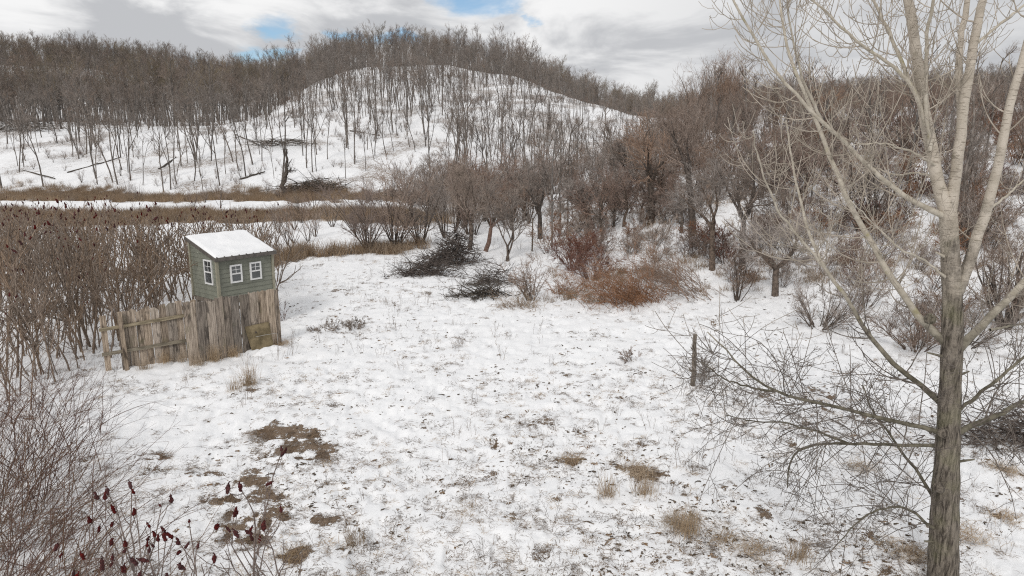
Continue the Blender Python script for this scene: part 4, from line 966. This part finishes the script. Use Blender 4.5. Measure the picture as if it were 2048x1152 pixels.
    stuff_scatter('tangled_brush', 'tangled brown brush covering the snowy bank under the trees', 'brush', sp, rng.uniform(0, 6.28, 330), .35 + .65 * rng.random(330) ** 1.5, [join_mesh(p, 'tangle_%d' % i) for i, p in enumerate(tang)])
    sap = [forest_tree(390 + i, 6.0, .05, .25, 12, .7, ('shrub_twig_brown', 'shrub_twig_grey')[i % 2], .9, .55) for i in range(6)]
    many(region(70, .04, .80, 30, 70, lambda x, y, a: y > 40 - 20 * min(a, .5), 20), sap, 'thin_sapling', col('thin %s sapling', ('brown', 'grey')), 'tree', 'thin saplings on the bank', .55, 1.15, sl_any)
    sp = region(300, -.14, .8, 62, 105, lambda x, y, a: not (a < .1 and y > 90), 9)
    stuff_scatter('undergrowth', 'brown undergrowth filling the valley below the wooded hills', 'undergrowth', sp, rng.uniform(0, 6.28, 300), rng.uniform(.4, .95, 300), [join_mesh(p, 'undergrowth_%d' % i) for i, p in enumerate(kinds)])
    sp = region(2600, -.75, .2, 92, 240, lambda x, y, a: rng.random() < .15 + .85 * float(sstep(.42, .6, fbm(x * .07, y * .07, 17, 3))), 10)
    stuff_scatter('hill_brush', 'thin brush and saplings under the hillside trees', 'brush', sp, rng.uniform(0, 6.28, 2600), .10 + .36 * rng.random(2600) ** 1.8, [join_mesh(p, 'hill_brush_%d' % i) for i, p in enumerate(kinds[:3])])
build_thicket()

# ------------------------------------------------------------------ sumac
def cone_mesh(seed):
    rng = np.random.default_rng(seed); n, k = 12, 7
    s_ = np.linspace(0, 1, n); r = .027 * np.sin(np.pi * np.clip(s_ * .86 + .12, 0, 1)) ** .8 * (1.15 - .55 * s_); r[-1] = .004
    P = np.stack([np.cumsum(rng.normal(0, .003, n)), np.cumsum(rng.normal(0, .003, n)), s_ * .15], -1)
    mb = MB().tubes(P, r * rng.uniform(.85, 1.2, n), k)
    V = np.concatenate(mb.v); V += rng.normal(0, .0055, V.shape); mb.v = [V]
    return mb.mesh('fruit_cone', 'sumac_fruit')
CONES = [cone_mesh(i) for i in range(3)]
def sumac(seed, H=3.4, r=.026, mat_='sumac_bark', nf=4, cones=True, tw=1.0, frac=.55):
    rng = np.random.default_rng(seed)
    P0 = curve_from(rng, np.array([[0, 0, -.15]]), np.array([[rng.normal(0, .16), rng.normal(0, .16), 1]]), np.array([H * rng.uniform(.5, .68)]), 6, .2, .11); R0 = np.linspace(r, r * .62, 6)[None]
    n1 = int(rng.integers(nf - 1, nf + 2))
    Pt = curve_from(rng, np.repeat(P0[:, -1], 2, 0), np.concatenate([rng.normal(0, .4, (2, 2)), np.ones((2, 1))], 1), np.full(2, H * .40), 5, .35, .12); Rt = np.repeat(np.linspace(r * .62, r * .32, 5)[None], 2, 0)
    P1, R1 = spawn(rng, P0, R0, n1, .4, .98, (.5, .9), (.3 * H, .5 * H), 5, .7, .12, .7, r * .3, .35)
    allp = np.concatenate([Pt, P1]); allr = np.concatenate([Rt, R1])
    P2, R2 = spawn(rng, allp, allr, int(n1 * 2.6 * tw), .35, .98, (.5, .95), (.1 * H, .24 * H), 4, .8, .14, .8, r * .26, .4)
    m = MB().tubes(P0, R0, 6).tubes(allp, allr, 4).tubes(P2, R2, 4)
    parts = [('stem', m.mesh('sumac_stem', mat_))]
    if cones:
        tips = np.concatenate([allp[:, -1], P2[:, -1]]); o = np.argsort(-tips[:, 2])[:max(1, int(n1 * frac))]
        for j, i in enumerate(o):
            parts.append(('fruit_cone', CONES[j % 3], None, tuple(tips[i] - np.array([0, 0, .02])), (rng.normal(0, .4), rng.normal(0, .4), rng.uniform(0, 6)), rng.uniform(.5, 1.1)))
    return parts
def sumac_label(x, y, fruit):
    a = 'sumac with red fruit heads' if fruit else 'bare forked sumac'
    b = 'beside the brambles at the left edge' if y < 17.5 else 'at the front edge of the stand left of the fence' if y < 22 else ('deep in the stand left of the shed' if x < -12.5 else 'close behind the shed and its fence')
    return a + ' ' + b
def build_sumac():
    rng = np.random.default_rng(51)
    protos = [sumac(500 + i, 3.4, .026 + .003 * (i % 3), cones=(i % 3 != 1), nf=3 + i % 3, tw=(.8, 1.5, 1.1, 1.9)[i % 4]) for i in range(20)]
    spots = []
    # stand of stems left of and behind the shed and fence
    n = 640; uu = rng.uniform(-60, 560, n); yy = rng.uniform(12.5, 33, n)
    for u, y in zip(uu, yy):
        x = (u - 1024) / FPX * (y * math.cos(PITCH) + CAMH * math.sin(PITCH))
        lim = -11.6 if y < 20.6 else (-12.1 if y < 26.2 else -9.0 - (y - 24) * .12)
        if x > lim + rng.normal(0, .25): continue
        if y < 18.5 and u > 170 - 14 * (18.5 - y): continue
        spots.append((x, y))
    spots = np.array(spots); print('sumac spots', len(spots))
    order = np.argsort(spots[:, 1]); ind = order[:260]; rest = order[260:]
    for k, i in enumerate(ind):
        x, y = spots[i]; s_ = (rng.uniform(.5, .85) if y < 20.5 and rng.random() < .7 or rng.random() < .2 else rng.uniform(.95, 1.28)) * (1.0 if y < 27 else .95)
        place(protos[k % 20], 'sumac', sumac_label(x, y, len(protos[k % 20]) > 1), 'sumac', (x, y, float(T(x, y))), rng.uniform(0, 6.28), s_, 'sumac stand beside the shed', (rng.normal(0, .10), rng.normal(0, .10)))
    jm = []
    for i in range(8):
        p = protos[i]; vs = []
        mb = MB(); st = p[0][1]
        jm.append(p)
    # far part of the stand: one mass
    def bake(p, nm):
        mb = []; 
        for q in p[1:]:
            me = q[1]; v = np.empty(len(me.vertices) * 3, np.float32); me.vertices.foreach_get('co', v); v = v.reshape(-1, 3)
            M = Matrix.LocRotScale(Vector(q[3]), Matrix.Rotation(q[4][2], 3, 'Z').to_quaternion(), Vector((q[5] * 1.1,) * 3))
            A = np.array(M); v = v @ A[:3, :3].T + A[:3, 3]
            m2 = me.copy(); m2.vertices.foreach_set('co', v.astype(np.float32).ravel()); m2.update(); mb.append(('fruit', m2))
        return join_mesh([p[0]] + mb, nm)
    bk = [bake(p, 'sumac_mass_%d' % i) for i, p in enumerate(protos)]
    ex = []
    r2 = np.random.default_rng(9)
    while len(ex) < 170:
        y = r2.uniform(33, 42); a = r2.uniform(-.9, -.44 - .12 * r2.random()); x = a * y
        if r2.random() < sstep(.30, .55, float(fbm(x * .15, y * .15, 71, 2))) * (1 - .6 * sstep(-.5, -.36, a)): ex.append((x, y))
    al = np.concatenate([spots[rest], np.array(ex)]) if len(rest) else np.array(ex)
    stuff_scatter('sumac_mass', 'red topped far side of the sumac stand running along the field', 'sumac', np.stack([al[:, 0], al[:, 1], T(al[:, 0], al[:, 1])], -1), rng.uniform(0, 6.28, len(al)), rng.uniform(.7, 1.02, len(al)), bk)
    # single sumacs at the bottom edge
    near = [(470, 935, 6.9, 'near sumac with dark red heads rising over the bare brown patch'), (560, 1010, 6.3, 'near low sumac with forked bare branches right of the tall red-headed one'),
            (345, 985, 6.6, 'near sumac with several red heads left of the bare brown patch'), (270, 985, 6.9, 'slim near sumac in front of the bramble edge'),
            (215, 1015, 6.3, 'near sumac with big dark red heads among the brambles'), (150, 1010, 6.8, 'near sumac with drooping head inside the brambles'),
            (100, 1080, 5.9, 'near sumac lowest at the left corner of the picture'), (395, 1020, 6.0, 'near sumac with paired heads beside the tall red-headed one'),
            (235, 1060, 5.7, 'low near sumac at the bottom edge in front of the brambles'), (310, 1075, 5.6, 'low near sumac at the bottom edge below the bare brown patch'), (60, 1040, 6.4, 'near sumac half hidden by brambles at the picture corner'),
            (180, 1090, 5.5, 'shortest near sumac among the bottom brambles'), (520, 965, 7.2, 'slim near sumac with heads over the middle of the bare patch')]
    for k, (u, v, y, lb) in enumerate(near):
        p = at(u, v, y); x = p[0] + rng.normal(0, .1); H = p[2]
        pr = sumac(600 + k * 3, H * 1.03, .016, 'sumac_bark_near', 5, True, 1.1, 1.0)
        pr = [q if len(q) < 6 else q[:5] + (q[5] * .78,) for q in pr]
        t = place(pr, 'sumac', lb, 'sumac', (x, y, float(T(x, y))), rng.uniform(0, 6.28), 1.0, None, (rng.normal(0, .03), rng.normal(0, .03)))
build_sumac()

# ------------------------------------------------------------------ brambles at the left edge
def build_brambles():
    def bramble(seed, n, L, lean, m, rad):
        rng = np.random.default_rng(seed)
        p0 = np.stack([rng.normal(0, rad, n), rng.normal(0, rad, n), np.full(n, -.08)], -1)
        d0 = np.stack([rng.normal(lean[0], .38, n), rng.normal(lean[1], .38, n), np.full(n, 1.0)], -1)
        P0 = curve_from(rng, p0, d0, rng.uniform(.45, 1.05, n) * L, 9, -.75, .05)
        R0 = .0078 * rng.uniform(.5, 1.2, n)[:, None] * (1 - .75 * np.linspace(0, 1, 9))[None]
        P1, R1 = spawn(rng, P0, R0, int(n * 2.6), .2, 1, (.25, .7), (.2, .8), 5, .05, .06, .7, .002, .4)
        P2, R2 = spawn(rng, P1, R1, int(n * 2.2), .1, 1, (.3, .9), (.06, .25), 3, .1, .1, .75, .0016, .3)
        return [('canes', MB().tubes(P0, R0, 4).mesh('bramble_canes', m)), ('twigs', MB().tubes(P1, R1, 3).tubes(P2, R2, 3).mesh('bramble_twigs', m))]
    L = [((-9.6, 12.4), 90, 2.6, (.25, 0), 'bramble', .6, 'far end of the arching bramble thicket below the sumac stand'),
         ((-8.6, 11.0), 95, 2.5, (.35, 0), 'bramble', .55, 'arching bramble clump with canes bending over the snow at mid left'),
         ((-7.9, 9.6), 100, 2.5, (.35, 0), 'bramble_dead', .5, 'rust brown bramble clump in the middle of the left thicket'),
         ((-6.9, 8.6), 95, 2.4, (.4, 0), 'bramble', .5, 'dense bramble clump nearest the lower left corner'),
         ((-5.7, 7.9), 60, 2.0, (.35, .1), 'bramble_dead', .45, 'low bramble clump behind the near red-headed sumacs'),
         ((-8.8, 8.6), 80, 2.8, (.2, 0), 'bramble', .5, 'tall bramble clump cut by the left edge of the picture'),
         ((-5.9, 6.7), 60, 1.8, (.3, .1), 'bramble', .4, 'bramble clump at the very bottom left of the picture'),
         ((-11.2, 14.2), 70, 2.2, (.3, -.1), 'bramble', .7, 'sparse bramble patch in front of the sumac stems'),
         ((-10.9, 11.2), 90, 2.9, (.2, 0), 'bramble_dead', .6, 'brown bramble clump half hidden at the left edge')]
    for k, ((x, y), n, l, ln, m, rad, lb) in enumerate(L):
        place(bramble(700 + k, n, l, ln, m, rad), 'bramble', lb, 'bramble', (x, y, float(T(x, y))), 0)
build_brambles()

# ------------------------------------------------------------------ grass
def grass_clump(seed, n, h, spread, m, r=.003, lean=.35, arch=-.9):
    rng = np.random.default_rng(seed)
    p0 = np.stack([rng.normal(0, spread, n), rng.normal(0, spread, n), np.full(n, -.02)], -1)
    d0 = np.stack([rng.normal(0, lean, n), rng.normal(0, lean, n), np.full(n, 1.0)], -1)
    P = curve_from(rng, p0, d0, h * rng.uniform(.4, 1.1, n), 4, arch, .14)
    P[:, :, 2] = np.maximum(P[:, :, 2], .004)
    R = r * rng.uniform(.6, 1.2, n)[:, None] * np.linspace(1, .3, 4)[None]
    return MB().tubes(P, R, 3).mesh('grass_blades', m)
def weed_stem(seed, h, m='weed'):
    rng = np.random.default_rng(seed); n = int(rng.integers(1, 5))
    p0 = np.stack([rng.normal(0, .06, n), rng.normal(0, .06, n), np.full(n, -.03)], -1)
    P = curve_from(rng, p0, np.stack([rng.normal(0, .18, n), rng.normal(0, .18, n), np.ones(n)], -1), h * rng.uniform(.5, 1.1, n), 5, .05, .07)
    R = np.repeat(np.linspace(.0035, .0018, 5)[None], n, 0)
    P1, R1 = spawn(rng, P, R, n * 5, .4, 1, (.4, .9), (.05, .16), 3, .3, .15, .8, .0016, .4)
    return MB().tubes(P, R, 3).tubes(P1, R1, 3).mesh('weed', m)
def build_grass():
    rng = np.random.default_rng(61)
    # named tussocks
    big = [(500, 770, 78, .55, 'tall', 'tall clump of straw coloured grass in front of the board fence'), (470, 780, 40, .35, 'tall', 'short straw grass tuft just left of the tall clump'),
           (430, 722, 90, .45, 'tall', 'reddish grass growing along the foot of the tall fence panel'), (468, 712, 70, .32, 'tall', 'dry grass at the foot of the tall panel left of the plywood'), (398, 730, 60, .35, 'tall', 'dry grass at the near corner of the tall fence panel'), (290, 738, 50, .3, 'tall', 'dry grass at the foot of the railed fence near its post'), (365, 722, 50, .3, 'tall', 'dry grass where the two fence runs meet'), (330, 725, 40, .35, 'tall', 'thin dry grass at the foot of the railed fence run'),
           (560, 690, 60, .4, 'mat', 'dry grass tuft at the right end of the fence'), (1275, 945, 110, .30, 'mat', 'flattened tan grass tussock in the snow right of centre'), (1290, 990, 60, .38, 'tall', 'upright tan tuft below the flattened tussock'),
           (1360, 1050, 90, .38, 'mat', 'round tan grass tussock lower right of centre'), (1378, 1066, 60, .4, 'tall', 'taller stalks beside the round tan tussock'), (1445, 1078, 40, .28, 'mat', 'small tan tuft right of the round tussock'), (1215, 990, 50, .35, 'tall', 'thin grass tuft left of the upright tan tuft'),
           (1505, 1100, 60, .26, 'mat', 'flat tan tuft near the bottom right of the meadow'), (1820, 1110, 80, .3, 'mat', 'tan tussock just left of the poplar foot'), (1720, 935, 60, .25, 'mat', 'tan tuft under the low poplar branches'), (1600, 1120, 60, .32, 'tall', 'loose dry grass at the bottom edge left of the poplar'),
           (2010, 945, 100, .3, 'mat', 'wide tan tussock right of the poplar trunk'), (1935, 1070, 70, .25, 'mat', 'low tan tuft at the right of the poplar foot'), (2010, 1035, 60, .22, 'mat', 'dark flat tuft near the lower right corner'), (710, 1090, 40, .32, 'tall', 'slanting grey grass tuft near the bottom centre'),
           (590, 1112, 70, .2, 'mat', 'tan mat of grass at the bottom left of the meadow'), (1140, 920, 50, .2, 'mat', 'small brown tuft in the middle of the meadow'), (935, 1020, 30, .2, 'mat', 'small dark tuft in the lower middle of the meadow'), (860, 470, 0, 0, '', '')]
    for k, (u, v, n, h, kd, lb) in enumerate(big):
        if not lb: continue
        b = G(u, v)
        me = grass_clump(800 + k, n * 2, h * 1.25, .09, 'dry_grass', .0035, .22, -.15) if kd == 'tall' else grass_clump(800 + k, n * 3, h * 1.1, .15, 'dry_grass', .0035, .6, -1.6)
        link('grass_tussock', me, None, (b[0], b[1], b[2] - .01), (0, 0, rng.uniform(0, 6.28)), 1.0, lb, 'grass tussock')
    # countless small tufts poking through the snow
    small = [grass_clump(850 + i, 16, .17, .06, ('grass_litter', 'dry_grass', 'weed')[i % 3], .0035, .8, -1.4) for i in range(9)]
    flat = [grass_clump(860 + i, 26, .20, .10, 'grass_litter', .004, 1.2, -2.2) for i in range(4)]
    n = 22000; y = np.exp(rng.uniform(math.log(6.5), math.log(40), n)); az = rng.uniform(-.85, .85, n); x = az * y
    cl = fbm(x * .35, y * .35, 61, 3); pr = .10 + .9 * sstep(.42, .68, cl) + .25 * sstep(-1, 6, x)
    k = rng.random(n) < pr * .65; x, y = x[k], y[k]
    stuff_scatter('grass', 'dry grass tips poking through the thin snow', 'grass', np.stack([x, y, T(x, y) + micro(x, y) - .01], -1), rng.uniform(0, 6.28, len(x)), rng.uniform(.35, 1.15, len(x)), small + flat)
    # leaf litter and clods lying on the thin snow
    def clod(seed, m):
        r = np.random.default_rng(seed); mb = MB()
        for j in range(int(r.integers(1, 4))):
            L_, w_, h_ = r.uniform(.03, .085), r.uniform(.012, .03), r.uniform(.012, .03); a = r.uniform(-.7, .7); o = r.normal(0, .05, 2)
            x_ = np.linspace(-1, 1, 5); pp = np.stack([x_ * L_, r.normal(0, .008, 5), np.full(5, .006) + r.normal(0, .004, 5)], -1)
            ca, sa = math.cos(a), math.sin(a); pp = np.stack([pp[:, 0] * ca - pp[:, 1] * sa + o[0], pp[:, 0] * sa + pp[:, 1] * ca + o[1], pp[:, 2]], -1)
            mb.tubes(pp, w_ * np.array([.25, .8, 1, .7, .15]) * r.uniform(.8, 1.2, 5), 5)
        V_ = np.concatenate(mb.v); V_ += r.normal(0, .003, V_.shape); mb.v = [V_]
        return mb.mesh('clod', m)
    cl_m = [clod(950 + i, 'clod_dark' if i % 3 else 'grass_litter') for i in range(10)]
    n = 26000; y = np.exp(rng.uniform(math.log(6.5), math.log(36), n)); az = rng.uniform(-.85, .85, n); x = az * y
    pr = .12 + .5 * sstep(.42, .62, fbm(x * .4 + 3, y * .4, 63, 3)) + .35 * sstep(.5, .7, fbm(x * 1.3, y * 1.3, 64, 2)) + .12 * sstep(-1, 5, x)
    pr = pr * (1 - .7 * (1 - sstep(-9, -5, x)) * (y < 20))
    k = rng.random(n) < np.minimum(1, pr * pr * 1.1); x, y = x[k], y[k]; print('clods', len(x))
    stuff_scatter('leaf_litter', 'dark bits of dead leaves and soil showing on the snow', 'leaf litter', np.stack([x, y, T(x, y) + micro(x, y)], -1), rng.normal(0, .9, len(x)), .14 + .55 * rng.random(len(x)) ** 2.5, cl_m)
    # bare patch turf
    P = []
    for (u, v, ru, rv, m) in ((570, 870, 55, 14, 220), (590, 908, 55, 16, 260), (480, 1000, 55, 20, 300), (512, 1040, 36, 24, 280), (490, 1075, 30, 10, 90), (300, 912, 22, 5, 40), (590, 1110, 26, 10, 80), (1275, 940, 38, 9, 80)):
        for _ in range(m): P.append(G(u + rng.normal(0, .55) * ru, v + rng.normal(0, .55) * rv))
    P = np.array(P); mats_ = [grass_clump(880 + i, 30, .13, .12, 'grass_litter', .0035, 1.3, -2.4) for i in range(4)]
    stuff_scatter('turf', 'matted brown grass in the bare melted patches', 'grass', P - [0, 0, .03], rng.uniform(0, 6.28, len(P)), rng.uniform(.6, 1.2, len(P)), mats_)
    # dead weeds standing in the meadow
    wd = [weed_stem(900 + i, .45) for i in range(8)]
    n = 2600; y = np.exp(rng.uniform(math.log(7), math.log(45), n)); az = rng.uniform(-.75, .8, n); x = az * y
    cl = fbm(x * .25 + 9, y * .25, 67, 3); k = rng.random(n) < (.05 + .55 * sstep(.45, .7, cl) + .45 * sstep(22, 34, y) * (az < .1)); x, y = x[k], y[k]
    stuff_scatter('weeds', 'thin dead weed stalks standing in the snowy meadow', 'weeds', np.stack([x, y, T(x, y) - .03], -1), rng.uniform(0, 6.28, len(x)), rng.uniform(.5, 1.25, len(x)), wd)
    # standing dead grass bands across the field
    gb = [grass_clump(920 + i, 40, .75, .25, 'red_grass', .010, .3, -.4) for i in range(5)]
    n = 26000; y = rng.uniform(34, 96, n); az = rng.uniform(-.85, -.06, n); x = az * y
    wob = (fbm(x * .12, y * .12, 5, 3) - .5) * 7 + (fbm(x * .7, y * .35, 15, 3) - .5) * 7; yb = y + wob; sl_ = yb - .55 * (x + 12)
    f = np.maximum.reduce([sstep(79, 81, yb) * (1 - sstep(88, 93, yb)), sstep(55, 57, yb) * (1 - sstep(64, 67, yb)), .8 * sstep(35, 36.5, sl_) * (1 - sstep(39, 41, sl_)) * (az > -.42)]) * (1 - sstep(-.16, -.07, az))
    k = rng.random(n) < f * .6; x, y = x[k], y[k]; print('band grass', len(x))
    stuff_scatter('meadow_grass', 'bands of reddish brown dead grass across the far field', 'grass', np.stack([x, y, T(x, y) - .03], -1), rng.uniform(0, 6.28, len(x)), rng.uniform(.6, 1.3, len(x)), gb)
    # brown grass on the bank under the shrubs
    n = 3000; y = rng.uniform(26, 70, n); az = rng.uniform(.05, .8, n); x = az * y
    k = rng.random(n) < .08 + .8 * sstep(.45, .65, fbm(x * .3, y * .3, 95, 4)); x, y = x[k], y[k]
    stuff_scatter('bank_grass', 'brown dead grass among the shrubs of the bank', 'grass', np.stack([x, y, T(x, y) - .03], -1), rng.uniform(0, 6.28, len(x)), rng.uniform(.35, .8, len(x)), gb[:3])
build_grass()
